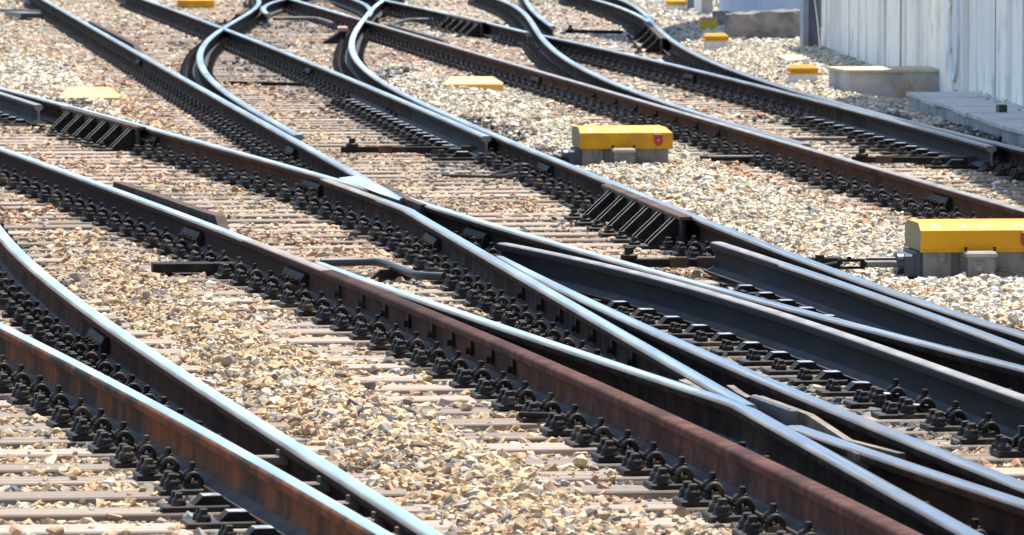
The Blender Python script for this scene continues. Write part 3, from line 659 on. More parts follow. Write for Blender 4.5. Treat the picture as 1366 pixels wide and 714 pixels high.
mb = MB(); mb.prism([(-.10, 0), (-.05, .045), (.05, .045), (.12, 0)], -.03, .03); mb.obj('plate', M_IRON2, r)
mb = MB(); mb.lathe([(.012, .045), (.012, .06)], 6, smooth=False); mb.obj('bolt', M_PIPE, r)
rod(smooth_px([(590, 234, .02), (630, 235, .02), (665, 235.5, .02), (690, 232, .05), (715, 232, .05)]), .012, 'cable', M_CABLE, 'straight black cable crossing the sleepers towards the middle rail', 'cable')
rod(smooth_px([(655, 234, .03), (672, 228, .07), (690, 221, .11), (705, 221, .11), (718, 231, .05)]), .011, 'cable', M_CABLE, 'black cable arching in a loop beside the middle rail', 'cable')
rod([(203, 357, .03), (322, 356, .03)], 0, 'steel_bar', M_IRON2, 'dark flat steel bar sticking out left of the red-brown rail', 'steel bar', flat=(.16, .05))
rod([(693, 553, .03), (735, 554.5, .03)], .013, 'pipe_stub', M_IRON2, 'small dark pipe stub poking out from the red-brown rail fastenings', 'pipe')
rod([(300, 111, .01), (408, 113, .01)], 0, 'steel_bar', M_IRON2, 'thin dark bar across the sleepers inside the first loop', 'steel bar', flat=(.06, .04))
rod([(934, 211, .03), (1012, 211, .03)], 0, 'steel_bar', M_IRON2, 'dark flat channel lying beside the brown straight rail, behind', 'steel bar', flat=(.22, .035))
rod([(945, 208.5, .06), (1018, 208.5, .06)], 0, 'cover_strip', M_LIDG, 'light strip on top of the dark channel', 'strip', flat=(.03, .012))
rod([(0, 14, .08), (30, 14, .08), (55, 16, .09)], .02, 'cable', M_CABLE, 'dark cable at top left beside the straight rail', 'cable')
rod([(20, 18, .06), (42, 21, .06)], 0, 'cable_box', M_CABLE, 'small dark box on the ballast at top left', 'box', flat=(.3, .07))
rod(smooth_px([(365, 25, .05), (420, 25, .05), (445, 32, .05)]), .025, 'pipe', M_PIPE, 'pale pipe crossing the sleepers between the loops', 'pipe')
rod(smooth_px([(520, 34, .05), (545, 27, .06), (600, 27, .06)]), .025, 'cable', M_CABLE, 'dark cable bending across the sleepers near the ribbed far brace', 'cable')
rod([(980, 185.5, .03), (1130, 185, .03)], .015, 'rod', M_PIPE, 'thin pale rod across the sleepers between the far right rails', 'rod')
rod([(440, 353, .03), (475, 353, .03)], 0, 'steel_strip', M_PIPE, 'short steel strip under the bent pipe', 'strip', flat=(.05, .02))
# ------------------------------------------------------------------ point machines
def machine(px, py, label, hip=0.):
    p = gp(px, py, .155); r = thing('point_machine', label, 'point machine', (p.x, p.y, 0), TH)
    W, D_ = .665, .48
    prof = [(0, .155), (0, .262), (.075, .300), (.41, .300), (.48, .265), (.48, .155)]     # depth, height
    mb = MB(); n = len(prof)
    L_ = [(0, d, z) for d, z in prof]; Rr_ = [(W - (hip if z > .29 else 0), d, z) for d, z in prof]
    mb.add(L_ + Rr_, [(i, (i+1) % n, (i+1) % n + n, i+n) for i in range(n)] + [tuple(range(n, 2*n))], 0)
    mb.add(L_, [tuple(range(n))], 1)
    mb.box((-.004, -.006, .150), (W+.004, .0, .160)); cover = mb.obj('cover', [M_YEL, M_YEND], r)
    # worn stencil patches on the cover's sloping front
    for x0, w_ in ((.06, .03), (.10, .014), (.22, .022), (.26, .012), (.31, .026), (.36, .012), (.51, .012), (.535, .02)):
        s = MB(); M_ = Matrix.Translation((x0, .0, .2632)) @ Matrix.Rotation(math.atan2(.038, .075), 4, 'X')
        for q in range(3):
            h0, h1 = sorted((random.uniform(.012, .07), random.uniform(.012, .07))); xx = q*w_/3
            s.add([(xx, h0, 0), (xx+w_*.26, h0, 0), (xx+w_*.26, h1+.006, 0), (xx, h1+.006, 0)], [(0, 1, 2, 3)], 0, M=M_)
        s.obj('stencil_mark', M_LILAC, cover)
    mb = MB(); mb.box((.018, .02, -.06), (.165, D_-.02, .150)); mb.box((.165, .05, -.06), (.215, D_-.02, .150)); mb.box((.215, .02, -.06), (W-.03, D_-.02, .150)); mb.obj('casing', M_GREY, r)
    for x in (.115, W-.10):
        mb = MB(); mb.prism([(x-.018, .15), (x-.018, .105), (x, .092), (x+.018, .105), (x+.018, .15)], .008, .02); mb.lathe([(.011, 0), (.011, .012)], 8, M=Matrix.Translation((x, .008, .115)) @ Matrix.Rotation(math.pi/2, 4, 'X'), smooth=False); mb.obj('lock_lug', M_GREY, r)
    jb = MB(); jb.box((.235, -.085, -.02), (.375, .02, .128)); jb.box((.262, -.095, .02), (.325, -.085, .105)); jb.lathe([(.021, 0), (.021, .012), (.012, .018)], 14, M=Matrix.Translation((.292, -.095, .07)) @ Matrix.Rotation(math.pi/2, 4, 'X'))
    jb.box((.375, -.05, .06), (.392, -.01, .105)); j = jb.obj('junction_box', M_GREY, r)
    mb = MB(); mb.box((.222, -.098, .1285), (.388, .0, .158), ch=.012); mb.obj('lid', M_LIDG, j)
    for x in (.228, .380):
        mb = MB(); mb.lathe([(.007, .158), (.007, .172), (.010, .173), (.010, .18)], 8, M=Matrix.Translation((x, -.06, 0)), smooth=False); mb.obj('lid_bolt', M_IRON, j)
    mb = MB(); x = W-.135
    mb.prism([(x, .248), (x, .195), (x+.012, .178), (x+.030, .170), (x+.048, .178), (x+.060, .195), (x+.060, .248), (x+.045, .244), (x+.03, .249), (x+.015, .244)], -.012, -.0005); bd = mb.obj('shield_badge', M_REDP, r)
    mb = MB(); mb.box((x+.004, -.012, .2495), (x+.056, -.003, .254)); mb.lathe([(.006, 0), (.006, .004)], 10, M=Matrix.Translation((x+.03, -.012, .21)) @ Matrix.Rotation(math.pi/2, 4, 'X'), smooth=False); mb.obj('badge_rivet', M_LILAC, bd)
    mb = MB(); mb.box((-.075, .06, .02), (-.018, .40, .135), ch=.01); mb.lathe([(.055, 0), (.055, .03)], 14, M=Matrix.Translation((-.075, .12, .085)) @ Matrix.Rotation(-math.pi/2, 4, 'Y')); mb.box((-.018, .05, .0), (.017, .42, .15)); mb.obj('rod_gland', M_BLUE, r)
    mb = MB(); mb.tube([(.40, -.02, .06), (.46, -.05, .055), (.52, -.08, .03), (.56, -.1, -.03)], .011, 8); mb.obj('conduit', M_PIPE, r)
    mb = MB(); mb.box((-.40, .10, -.01), (W+.02, .16, .015)); mb.obj('bearer', M_IRON2, r)
    return r
M_YEND = mat('yellow_cover_end_shaded', (.22, .165, .06), (.16, .125, .055), rough=.6, scale=8)  # darker yellow paints in the shade on the cover's end face
big = machine(1228, 335.5, 'large yellow point machine at right edge with grey junction box')
mb = MB(); mb.tube([(-.08, .10, .085), (-.29, .10, .085)], .018, 8); mb.obj('drive_rod', M_PIPE, big)
mb = MB(); mb.tube([(-.02, .22, .10), (-.25, .22, .10)], .014, 8); mb.obj('detector_rod', M_CABLE, big)
mb = MB(); mb.box((-.42, .075, .060), (-.28, .125, .072)); mb.box((-.42, .075, .098), (-.28, .125, .112)); mb.box((-.30, .08, .072), (-.27, .12, .098)); mb.tube([(-.41, .10, .085), (-.47, .10, .075), (-.56, .10, .06)], .018, 8); mb.lathe([(.012, .112), (.012, .124)], 6, M=Matrix.Translation((-.36, .10, 0)), smooth=False); mb.obj('clevis', M_IRON2, big)
mb = MB(); mb.box((-.56, .30, .07), (-.36, .34, .11), ch=.006); mb.box((-.50, .29, .06), (-.46, .35, .12)); mb.obj('detector_clevis', M_IRON, big)
small = machine(773.5, 198, 'small yellow point machine in the pale ballast at centre with grey junction box', hip=.045)
for i, (x0, y_) in enumerate(((-.34, .05), (-.38, .20), (-.42, .35))):
    mb = MB(); mb.prism([(x0, .0), (x0+.02, .085), (-.12, .095), (-.07, .07), (-.07, .0)], y_-.03, y_+.03); mb.obj('rod_cover', M_IRON2, small)
# buried covers of farther machines
def low_cover(px0, px1, py, label, zf, slope=.3, rise=.085, m=None):
    a, b = gp(px0, py, .06), gp(px1, py, .06); d = b-a; W = d.length; rz = math.atan2(d.y, d.x)
    mb = MB(); e = .06
    vs = [(0,0,-.05),(W,0,-.05),(W,slope+.1,-.05),(0,slope+.1,-.05),(0,0,zf),(W,0,zf),(W,slope+.1,zf),(0,slope+.1,zf),(e,slope*.5,zf+rise),(W-e*1.6,slope*.5,zf+rise),(W-e*1.6,slope,zf+rise),(e,slope,zf+rise)]
    mb.add(vs, [(3,2,1,0),(0,1,5,4),(1,2,6,5),(2,3,7,6),(3,0,4,7),(4,5,9,8),(5,6,10,9),(6,7,11,10),(7,4,8,11),(8,9,10,11)])
    tag(mb.obj('machine_cover', m or M_YEL2, None, (a.x, a.y, .06), rz), label, 'machine cover')
low_cover(79, 158, 131, 'pale yellow buried machine cover beside the left braced rail', .005)
low_cover(592, 671, 114, 'yellow buried machine cover on pale ballast at upper centre', .012, rise=.062)
low_cover(236, 285, 6, 'yellow buried machine cover cut by the top edge', .06, m=M_YEL)
# mushroom boxes
def mush(px, py, wpx, label, m=M_YEL):
    p = gp(px, py, .03); W = wpx*p.y/F; r = thing('trackside_box', label, 'trackside box', p, TH, 'yellow capped trackside boxes')
    mb = MB(); mb.box((-W*.42, -.10, -.1), (W*.42, .12, .10)); mb.obj('body', M_WHITE, r)
    mb = MB(); mb.box((-W*.53, -.13, .10), (W*.53, .15, .117), ch=.006); mb.box((-W*.45, -.115, .117), (W*.45, .13, .185), ch=.03); mb.obj('cap', m, r)
    mb = MB(); mb.box((W*.05, -.103, .02), (W*.32, -.1005, .026)); mb.box((W*.32, -.103, -.05), (W*.34, -.1005, .026)); mb.obj('seam', M_GREY, r)
mush(1071, 112, 41, 'white trackside box with yellow cap beside the long concrete block')
mush(955, 66, 34, 'white trackside box with yellow cap in front of the dark stone block')
mush(902, 16, 28, 'white trackside box with yellow cap at the top on white ballast')
p = gp(946, 41, .05); r = thing('yellow_box', 'olive yellow square box in shade beside the stone block', 'box', p, TH)
mb = MB(); mb.box((-.10, 0, -.05), (.10, .2, .15)); mb.obj('body', mat('olive_yellow', (.52, .31, .01), (.44, .26, .01), rough=.5, scale=8), r); mb = MB(); mb.box((-.105, -.005, .15), (.105, .205, .165)); mb.obj('lid', M_LIDG, r)
# ------------------------------------------------------------------ wall, blocks and trough at right
def wall_mat():
    m = bpy.data.materials.new('streaked_concrete'); m.use_nodes = True; L = m.node_tree.links; b = m.node_tree.nodes['Principled BSDF']; b.inputs['Roughness'].default_value = .9; b.inputs['Specular IOR Level'].default_value = .2
    g = nd(m, 'ShaderNodeTexCoord'); prev = None
    def noise(scl, st_, lo, hi, c):
        nonlocal prev
        mp = nd(m, 'ShaderNodeMapping'); mp.inputs['Scale'].default_value = st_; L.new(g.outputs['Object'], mp.inputs['Vector'])
        n = nd(m, 'ShaderNodeTexNoise'); n.inputs['Scale'].default_value = scl; n.inputs['Detail'].default_value = 5; L.new(mp.outputs[0], n.inputs['Vector'])
        r = nd(m, 'ShaderNodeMapRange'); r.inputs['From Min'].default_value = lo; r.inputs['From Max'].default_value = hi; L.new(n.outputs['Fac'], r.inputs['Value'])
        mx = nd(m, 'ShaderNodeMix', data_type='RGBA'); L.new(r.outputs[0], mx.inputs[0])
        if prev is None: mx.inputs[6].default_value = (.93, .88, .77, 1)
        else: L.new(prev, mx.inputs[6])
        mx.inputs[7].default_value = (*c, 1); prev = mx.outputs[2]
    noise(.7, (1, 1, .5), .48, .74, (.70, .67, .61))
    noise(1.1, (1, 1, .16), .50, .74, (.55, .52, .48))
    noise(2.2, (1, 1, .05), .56, .68, (.26, .24, .23))
    noise(.8, (1, 1, .09), .58, .74, (.54, .44, .33))
    noise(3, (1, 1, .7), .55, .74, (.50, .44, .36))
    noise(9, (1, 1, .5), .60, .72, (.80, .79, .76))
    L.new(prev, b.inputs['Base Color']); return m
M_WALL = wall_mat()
wa = gp(1096, 67, .02); wb = gp(1249, 121, .05); dirw = (wb-wa); dirw.z = 0; dirw.normalize()
wl = wa; we = wa + dirw*44; wL = 44; wrz = math.atan2(dirw.y, dirw.x)       # local x runs towards the viewer along the wall, local +y away from the track
r = thing('concrete_wall', 'tall streaked concrete wall along the right side', 'wall', (wl.x, wl.y, 0), wrz)
mb = MB(); mb.box((0, 0, -.3), (13.2, .5, 2.8)); mb.obj('panel', M_WALL, r)
mb = MB(); mb.box((0, -.05, 2.8), (13.2, .55, 2.92), ch=.02); mb.obj('coping', M_CONC, r)
mb = MB(); mb.box((13.2, -.012, -.3), (wL, .5, 8)); mb.obj('raised_shade_panel', M_WALL, r)  # near wall section raised out of view so its shadow covers the trough
for q in (10.2, 19.4, 28.6):
    mb = MB(); mb.box((q, -.018 if q > 13 else -.006, -.2), (q+.025, -.013 if q > 13 else 0, 2.79)); mb.obj('panel_joint', M_STONEW, r)
fx = (gp(1275, 131, .05) - wl).dot(dirw)
g = MB(); pts = [(fx+.42*math.sin(q)*(.8 if q > 3 else 1), -.008, .66+.45*math.cos(q)) for q in np.linspace(.3, 6.0, 26)]
g.tube([(x, -.014, z) for x, y_, z in pts], .032, 5); g.obj('graffiti', M_WHITE, r)
# long concrete block against the wall
bp = gp(1132, 131, .0); bq = gp(1249, 121, .0)
b0 = gp(1132, 128, .02); r = thing('concrete_block', 'long low concrete block with tan top against the wall', 'concrete block', (b0.x, b0.y, 0), TH+R_(2))
mb = MB(); mb.box((0, 0, -.1), (.98, .95, .235)); mb.obj('body', M_CONC, r); mb = MB()
for q in range(3): mb.box((-.02+.33*q, -.02, .2355), (-.02+.33*q+.325, .97, .262), ch=.005)
mb.obj('top_slab', M_TANTOP, r)
# cable trough kerb
K = [gp(1212, 124, .16), gp(1263, 143, .16), (gp(1310, 160, .16)), gp(1366, 168, .16)]
t0 = TR0 = gp(1212, 126, .16); t1 = gp(1318, 163, .16)
r = thing('cable_trough', 'grey concrete cable trough kerb along the foot of the wall', 'cable trough', (0, 0, 0))
d = (t1-t0); d.z = 0; Ld = d.length + 14; d.normalize(); rz = math.atan2(d.y, d.x)
d_t = d.copy()
mb = MB(); mb.box((0, 0.02, -.1), (Ld, .75, .14)); mb.obj('body', M_CONC, r, (t0.x, t0.y, 0), rz)
q = 0
while q < Ld:
    mb = MB(); mb.box((0, -.02, .1405), (1.18, .76, .175), ch=.006)
    o = mb.obj('lid', mat('trough_lid', (.40, .385, .36), (.56, .54, .50), rough=.9, scale=8) if q == 0 else bpy.data.materials['trough_lid'], r, (t0.x+d.x*q, t0.y+d.y*q, random.uniform(0, .02)), rz+random.uniform(-.03, .03)); q += 1.2
p = gp(1336, 152, .175); mb = MB(); mb.box((-.034, -.04, 0), (.034, .04, .075), ch=.006); tag(mb.obj('dark_block', M_CABLE, None, p, R_(15)), 'small black block standing on the trough at the foot of the wall', 'block')
p = gp(1350, 190, .03); r = thing('rail_clamp', 'dark bolted clamp stack at the right edge beside the trough', 'clamp', p, TH)
mb = MB(); mb.box((-.12, -.1, -.02), (.4, .1, .05), ch=.01); mb.obj('plate', M_IRON, r); mb = MB(); mb.box((-.06, -.08, .05), (.4, .08, .10), ch=.01); mb.obj('bar', M_IRON2, r)
# slab hatch in the ballast
plate_poly([(1036, 74), (1062, 73), (1076, 79), (1052, 81)], -.1, .09, 'concrete_hatch', M_TANTOP, 'tan concrete slab half buried in white ballast behind the yellow capped box', 'slab')
# dark pillar, stone block, pale panel, posts beyond
p = gp(1083, 69, 0); r = thing('dark_pillar', 'dark blue-grey pillar at the end of the concrete wall', 'pillar', p, TH)
mb = MB(); mb.box((-.10, 0, -.1), (-.04, .25, 2.3)); mb.obj('edge_post', mat('blue_grey_steel', (.16, .20, .27), (.20, .25, .32), rough=.5, scale=6), r); mb = MB(); mb.box((-.038, .02, -.1), (.11, .24, 2.2)); mb.obj('panel', mat('slate_blue', (.035, .045, .07), (.05, .06, .09), rough=.5, scale=6), r)
mb = MB(); mb.tube([(.02, .015, 1.0), (.03, .01, .6), (.07, .01, .3), (.09, .01, .05)], .006, 6); mb.obj('wire', M_WHITE, r)
def rough_block(px0, px1, pyb, pyt, dep, label, m, tilt=0):
    a, b = gp(px0, pyb, 0), gp(px1, pyb, 0); W = (b-a).length; h = (pyb-pyt)*a.y/F
    bm = bmesh.new(); bmesh.ops.create_cube(bm, size=1); bmesh.ops.subdivide_edges(bm, edges=bm.edges, cuts=9, use_grid_fill=True)
    rr = random.Random(px0)
    for v in bm.verts:
        x, y_, z = v.co
        v.co.x = (x+.5)*W; v.co.y = (y_+.5)*dep; v.co.z = (z+.5)*(h+.1) - .1 + tilt*(x)*h
        v.co += Vector((rr.uniform(-1, 1), rr.uniform(-1, 1), rr.uniform(-1, 1)))*.016
    me = bpy.data.meshes.new('stone_block'); bm.to_mesh(me); bm.free(); me.materials.append(m)
    o = bpy.data.objects.new('stone_block', me); COL.objects.link(o); o.location = (a.x, a.y, 0); o.rotation_euler = (0, 0, TH)
    return tag(o, label, 'stone block')
rough_block(977, 1073, 59, 17, .6, 'long rough dark stone block at the end of the wall', M_STONEW, .12)
rough_block(957, 976, 42, 17, .5, 'small rough stone block beside the olive yellow box', M_STONEW)
a = gp(1010, 46, 0); tag((lambda mb: (mb.box((0, 0, -.2), (1.1, 4., 13)), mb.obj('pale_shade_pier', mat('pale_blue_wall', (.50, .54, .62), (.42, .46, .55), rough=.9, scale=3), None, (a.x+.12, a.y+1.2, 0), TH))[1])(MB()), 'pale blue-white pier wall behind the stone block, made tall for its shade', 'pier')  # pale wall panel raised out of view so its shadow reaches the ground
def post(px, py, wpx, m, label, hgt=2.2):
    p = gp(px, py, 0); W = wpx*p.y/F; mb = MB(); mb.box((-W/2, 0, -.1), (W/2, W, hgt), ch=.01); tag(mb.obj('concrete_post', m, None, p, TH), label, 'post')
post(944, 25, 14, mat('taupe_concrete', (.30, .26, .24), (.36, .32, .29), rough=.9, scale=6), 'taupe concrete post at the top beside the fence')
post(931, 21, 8, M_WHITE, 'thin pale post left of the taupe post')
post(922, 19, 9, mat('blue_grey_post', (.10, .12, .17), (.13, .15, .2), rough=.6, scale=6), 'blue-grey post at the top, left of the pale post')
r = thing('railing', 'pale bar railing beyond the stone block at top right', 'railing', gp(953, 12, 0), TH)
mb = MB(); mb.box((0, 0, 1.0), (.95, .03, 1.05)); mb.obj('top_bar', M_WHITE, r)
for i in range(8): mb = MB(); mb.box((.02+.125*i, 0, -.05), (.045+.125*i, .025, 1.0)); mb.obj('upright', M_GREY, r)
p = gp(1000, 16, 0); mb = MB(); mb.box((-.12, 0, -.1), (.12, .3, .24), ch=.02); tag(mb.obj('concrete_stub', M_TANTOP, None, p + Vector((0, .6, .1)), TH), 'tan concrete stub above the stone block', 'stub')
# green shrub beyond the railing
mb = MB(); c0 = gp(968, 8, 0) + Vector((0, 4, 0))
for i in range(2600):
    v = Vector((random.gauss(0, .9), random.gauss(0, .5), abs(random.gauss(.5, .6)))); sz = random.uniform(.03, .07)
    e1 = Vector((random.uniform(-1, 1), random.uniform(-1, 1), random.uniform(-1, 1))).normalized(); e2 = e1.orthogonal().normalized()
    q = c0 + v; mb.add([q-e1*sz, q+e2*sz*.5, q+e1*sz, q-e2*sz*.5], [(0, 1, 2, 3)])
r = thing('shrub', 'bright green shrub behind the pale railing', 'shrub', c0)
o = mb.obj('foliage', mat('leaf_green', (.10, .16, .03), (.16, .24, .05), rough=.6, scale=3), r); o.location = -c0
mb = MB(); mb.tube([(0, 0, -.2), (.05, 0, .4), (.0, .05, .9)], .03, 6); mb.obj('stem', M_STONEW, r)
# dry weed at the trough end
r = thing('dry_weed', 'dry straw coloured weed at the corner of the concrete block', 'weed', gp(1213, 131, .08))
mb = MB()
for i in range(46):
    a = random.uniform(0, 6.28); l = random.uniform(.08, .26); b_ = Vector((random.uniform(-.1, .1), random.uniform(-.15, .15), 0)); tip = b_ + Vector((math.cos(a)*l*.7, math.sin(a)*l*.5, l*.8))
    mb.tube([b_, (b_+tip)/2 + Vector((0, 0, l*.15)), tip], .0028, 4)
mb.obj('stalks', mat('straw', (.42, .28, .13), (.5, .36, .18), rough=.8, scale=20), r)
# ------------------------------------------------------------------ ground sheet and ballast stones
sv = np.concatenate([np.array([-600, -200, -60, -20, 0, 8]), np.arange(14, 112, .25), np.array([116, 125, 150, 220, 400, 900])])
tv = np.concatenate([np.array([-900, -300, -100, -40, -20]), np.arange(-13, 13.01, .12), np.array([20, 40, 100, 300, 900])])
SS, TT = np.meshgrid(sv, tv, indexing='ij'); ZZ = np.nan_to_num(level(SS, TT), nan=-.02) - .028
XX = -SS*math.sin(TH) + TT*math.cos(TH); YY = SS*math.cos(TH) + TT*math.sin(TH)
vv = np.stack([XX, YY, ZZ], -1).reshape(-1, 3); ni, nj = SS.shape
idx = np.arange(ni*nj).reshape(ni, nj)
ff = np.stack([idx[:-1, :-1], idx[:-1, 1:], idx[1:, 1:], idx[1:, :-1]], -1).reshape(-1, 4)
me = bpy.data.meshes.new('ballast_bed'); me.from_pydata(vv.tolist(), [], ff.tolist()); me.materials.append(M_BED); me.update()
gobj = bpy.data.objects.new('ground', me); COL.objects.link(gobj); tag(gobj, 'sandy ballast bed under all tracks', 'ground', None, 'structure')
if me.polygons[0].normal.z < 0: me.flip_normals()
NV = 14
def stone_protos(m, name):
    c = bpy.data.collections.new(name)
    for i in range(NV):
        rr = random.Random(i*13+5); bm = bmesh.new()
        ax = (1, rr.uniform(.65, .95), rr.uniform(.45, .75))
        for q in range(rr.randint(11, 17)):
            v = Vector((rr.gauss(0, 1), rr.gauss(0, 1), rr.gauss(0, 1))).normalized()*rr.uniform(.8, 1.05)
            bm.verts.new((v.x*ax[0], v.y*ax[1], v.z*ax[2]))
        g = bmesh.ops.convex_hull(bm, input=bm.verts); bmesh.ops.delete(bm, geom=[e for e in g['geom_interior'] if isinstance(e, bmesh.types.BMVert)], context='VERTS')
        bmesh.ops.recalc_face_normals(bm, faces=bm.faces)
        me = bpy.data.meshes.new('stone'); bm.to_mesh(me); bm.free(); me.materials.append(m)
        o = bpy.data.objects.new('stone_%02d' % i, me); c.objects.link(o)
    return c
def scatter(D0, D1, dens):
    n = int((D1-D0)*dens*((D0+D1)/2*.1607*1.16 + 1.6)*1.35)
    y = rng.uniform(D0, D1, n)
    half = y*.0804*1.08 + .6; x = rng.uniform(-1, 1, n)*(D1*.0804*1.08+.6)
    k = np.abs(x) < half; return x[k], y[k]
X, Y = [], []
for D0, D1, dn_ in ((17.5, 26, 2100), (26, 36, 1500), (36, 52, 900), (52, 75, 470), (75, 104, 290)):
    x, y = scatter(D0, D1, dn_); X.append(x); Y.append(y)
X = np.concatenate(X); Y = np.concatenate(Y)
s_, t_ = st(X, Y); zl = level(s_, t_); n = len(X)
rad = np.clip(rng.lognormal(math.log(.0172), .42, n), .006, .042)*np.where(Y > 52, 1.22, 1.)*np.where(Y > 75, 1.15, 1.)
keep = np.ones(n, bool)
# keep sleeper tops mostly bare where the ballast is low
SLs = np.array([q[0] for q in SLEEP]); order = np.argsort(SLs); SLs = SLs[order]; SA = np.array([SLEEP[i][1] for i in order]); SB = np.array([SLEEP[i][2] for i in order])
onsl = np.zeros(n, bool)
for q0, a_, b_ in zip(SLs, SA, SB):
    i0 = np.nonzero((np.abs(s_-q0) < .125) & (t_ > a_-.02) & (t_ < b_+.02))[0]; onsl[i0] = True
low = zl < -.010
patch = np.sin(t_*2.1+s_*.9)+np.sin(t_*4.3-s_*1.7+1.3)+np.sin(s_*2.9+.5)*.7
keep &= ~(onsl & low & (rng.random(n) > np.where(patch > .7, np.where(Y < 30, .12, .36), np.where(Y < 30, .04, .07))))
mind = np.full(n, 9.); near = np.full(n, 9.)
for k in PATH:
    d = t_ - rt(k, s_); d = np.where(np.isnan(d), 9, d)
    keep &= ~(np.abs(d) < .085)
    mind = np.minimum(mind, np.abs(d)); near = np.where((d < .05) & (d > -.8), np.minimum(near, -d), near)
keep &= ~((mind < .2) & onsl & (rng.random(n) > .1))
for ob, (x0, x1, y0, y1) in ((big, (-.08, .72, -.1, .5)), (small, (-.08, .72, -.1, .5))):
    dx_, dy_ = X - ob.location.x, Y - ob.location.y
    lx, ly = dx_*math.cos(TH) + dy_*math.sin(TH), -dx_*math.sin(TH) + dy_*math.cos(TH)
    keep &= ~((lx > x0) & (lx < x1) & (ly > y0) & (ly < y1))
z = zl + rng.uniform(-.35, .45, n)*rad + np.where(onsl & low, .022, 0)
z = np.where((mind < .22), np.minimum(z, -.012), z)
pn2 = None
pn = np.sin(X*1.3+Y*.21) + np.sin(X*.6-Y*.37+2) + rng.normal(0, .5, n)
KK2 = rt('Q3K2', s_)
kind = np.where((t_ > np.nan_to_num(KK2, nan=9)+.1) & (rng.random(n) < .85), 1, 0)
kind = np.where((Y > 44) & (zl > .02) & (rng.random(n) < .75), 1, kind)
kind = np.where((Y > 60) & (rng.random(n) < .4), 1, kind)
kind = np.where((near < .75) & (pn > .55-(.75-near)*1.4) & (rng.random(n) < np.where(Y > 50, .42, np.where(Y > 34, .5, .22))), 2, kind)
oil = np.zeros(n, bool)
for (px, py, rr_) in ((870, 395, .5), (930, 430, .6), (1010, 455, .6), (1090, 490, .6), (1030, 385, .4), (720, 350, .3), (560, 170, .6), (600, 185, .7), (320, 60, .8), (330, 90, .8), (345, 30, .9), (520, 30, 1.), (400, 40, .8), (480, 100, .6), (1300, 205, .6), (740, 300, .3), (660, 225, .5), (640, 380, .3), (1150, 560, .5), (700, 215, .5), (1230, 190, .8), (1120, 165, .6), (30, 150, .6), (690, 340, .3), (600, 330, .3), (400, 560, .0)):
    p = gp(px, py, 0); oil |= ((X-p.x)**2 + ((Y-p.y)*.35)**2 < rr_*rr_) & (rng.random(n) < .75)
CC = np.nan_to_num(rt('C', s_), nan=-99)
leftstain = (Y > 34) & (Y < 60) & (t_ < CC+1.3) & (pn > -.4) & (rng.random(n) < .40)
kind = np.where(leftstain, 2, kind)
for (px, py, rr_) in ((400, 110, .9), (380, 90, .9), (300, 130, .8), (250, 150, .8), (500, 75, .9), (440, 50, .9), (190, 40, .9), (210, 60, .8), (930, 175, .7), (1060, 230, .6), (1150, 265, .5), (30, 260, .6), (90, 270, .5), (240, 90, .8), (250, 110, .8), (600, 90, .0), (650, 60, .9), (130, 195, .5), (240, 205, .5), (60, 300, .4), (20, 290, .4), (840, 500, .2), (870, 640, .25)):
    p = gp(px, py, 0); kind = np.where(((X-p.x)**2 + ((Y-p.y)*.33)**2 < rr_*rr_) & (rng.random(n) < .55), 2, kind)
for kk_, v0_, v1_, wd in (('K2a', 80, 200, .75), ('U2', 120, 205, .6), ('J', 370, 500, .8), ('P', 340, 420, .6), ('Q1', 20, 110, -.7), ('N', 120, 160, .8)):
    d = t_ - rt(kk_, s_); ya, yb = gp(0, v1_, 0).y, gp(0, v0_, 0).y
    oil |= np.isfinite(d) & (d*(-1 if wd > 0 else 1) > 0) & (np.abs(d) < abs(wd)) & (Y > ya) & (Y < yb) & (rng.random(n) < .6*(1-np.abs(d)/abs(wd))+.15)
kind = np.where(oil, 3, kind)
kind = np.where((mind < .25) & (rng.random(n) < .35), 3, kind)
m_ = 420; q_ = rng.uniform(0, 1, m_)*Ld; e_ = .74 - np.abs(rng.normal(0, .16, m_))        # pebbles strewn on the trough along the wall foot
X = np.append(X, TR0.x + d_t.x*q_ - d_t.y*e_); Y = np.append(Y, TR0.y + d_t.y*q_ + d_t.x*e_); z = np.append(z, np.full(m_, .195)); rad = np.append(rad, rng.uniform(.008, .028, m_)); keep = np.append(keep, e_ > .05); kind = np.append(kind, np.ones(m_, int))
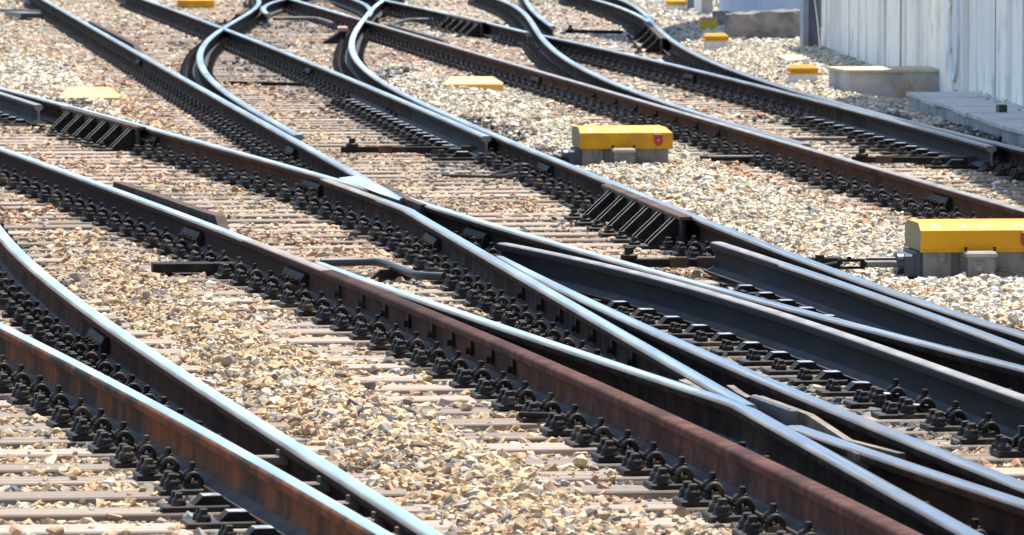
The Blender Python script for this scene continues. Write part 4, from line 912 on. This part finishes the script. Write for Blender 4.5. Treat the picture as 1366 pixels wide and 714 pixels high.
def gn_scatter(name, col, sel, label):
    me = bpy.data.meshes.new(name); P = np.stack([X[sel], Y[sel], z[sel]], -1); me.vertices.add(len(P)); me.vertices.foreach_set('co', P.ravel())
    m = len(P)
    a = me.attributes.new('rad', 'FLOAT', 'POINT'); a.data.foreach_set('value', rad[sel].astype(np.float32))
    a = me.attributes.new('pick', 'INT', 'POINT'); a.data.foreach_set('value', rng.integers(0, NV, m).astype(np.int32))
    a = me.attributes.new('rot', 'FLOAT_VECTOR', 'POINT'); a.data.foreach_set('vector', np.stack([rng.normal(0, .38, m), rng.normal(0, .38, m), rng.uniform(0, 6.28, m)], -1).astype(np.float32).ravel())
    o = bpy.data.objects.new(name, me); COL.objects.link(o)
    ng = bpy.data.node_groups.new(name, 'GeometryNodeTree'); ng.interface.new_socket('Geometry', in_out='INPUT', socket_type='NodeSocketGeometry'); ng.interface.new_socket('Geometry', in_out='OUTPUT', socket_type='NodeSocketGeometry')
    N = ng.nodes; L = ng.links; gi = N.new('NodeGroupInput'); go = N.new('NodeGroupOutput')
    m2p = N.new('GeometryNodeMeshToPoints'); ip_ = N.new('GeometryNodeInstanceOnPoints'); ci = N.new('GeometryNodeCollectionInfo'); ci.inputs['Collection'].default_value = col
    ci.inputs['Separate Children'].default_value = True; ci.inputs['Reset Children'].default_value = True
    def attr(nm, t):
        q = N.new('GeometryNodeInputNamedAttribute'); q.data_type = t; q.inputs['Name'].default_value = nm; return q.outputs['Attribute']
    L.new(gi.outputs[0], m2p.inputs['Mesh']); L.new(m2p.outputs[0], ip_.inputs['Points']); L.new(ci.outputs[0], ip_.inputs['Instance']); ip_.inputs['Pick Instance'].default_value = True
    L.new(attr('pick', 'INT'), ip_.inputs['Instance Index']); L.new(attr('rot', 'FLOAT_VECTOR'), ip_.inputs['Rotation']); L.new(attr('rad', 'FLOAT'), ip_.inputs['Scale']); L.new(ip_.outputs[0], go.inputs[0])
    md = o.modifiers.new('scatter', 'NODES'); md.node_group = ng
    tag(o, label, 'ballast', None, 'stuff')
for q, (nm, m, lab) in enumerate((('tan_ballast_stones', MS_TAN, 'tan crushed stone ballast around the left and middle tracks'), ('pale_ballast_stones', MS_PALE, 'pale grey-white ballast stones around the yellow machines and wall'), ('rusty_ballast_stones', MS_RUST, 'rust stained ballast stones beside the rails'), ('oily_ballast_stones', MS_OIL, 'dark greasy ballast stones around switch blades'))):
    gn_scatter(nm, stone_protos(m, nm), keep & (kind == q), lab)
print('STONES', keep.sum())
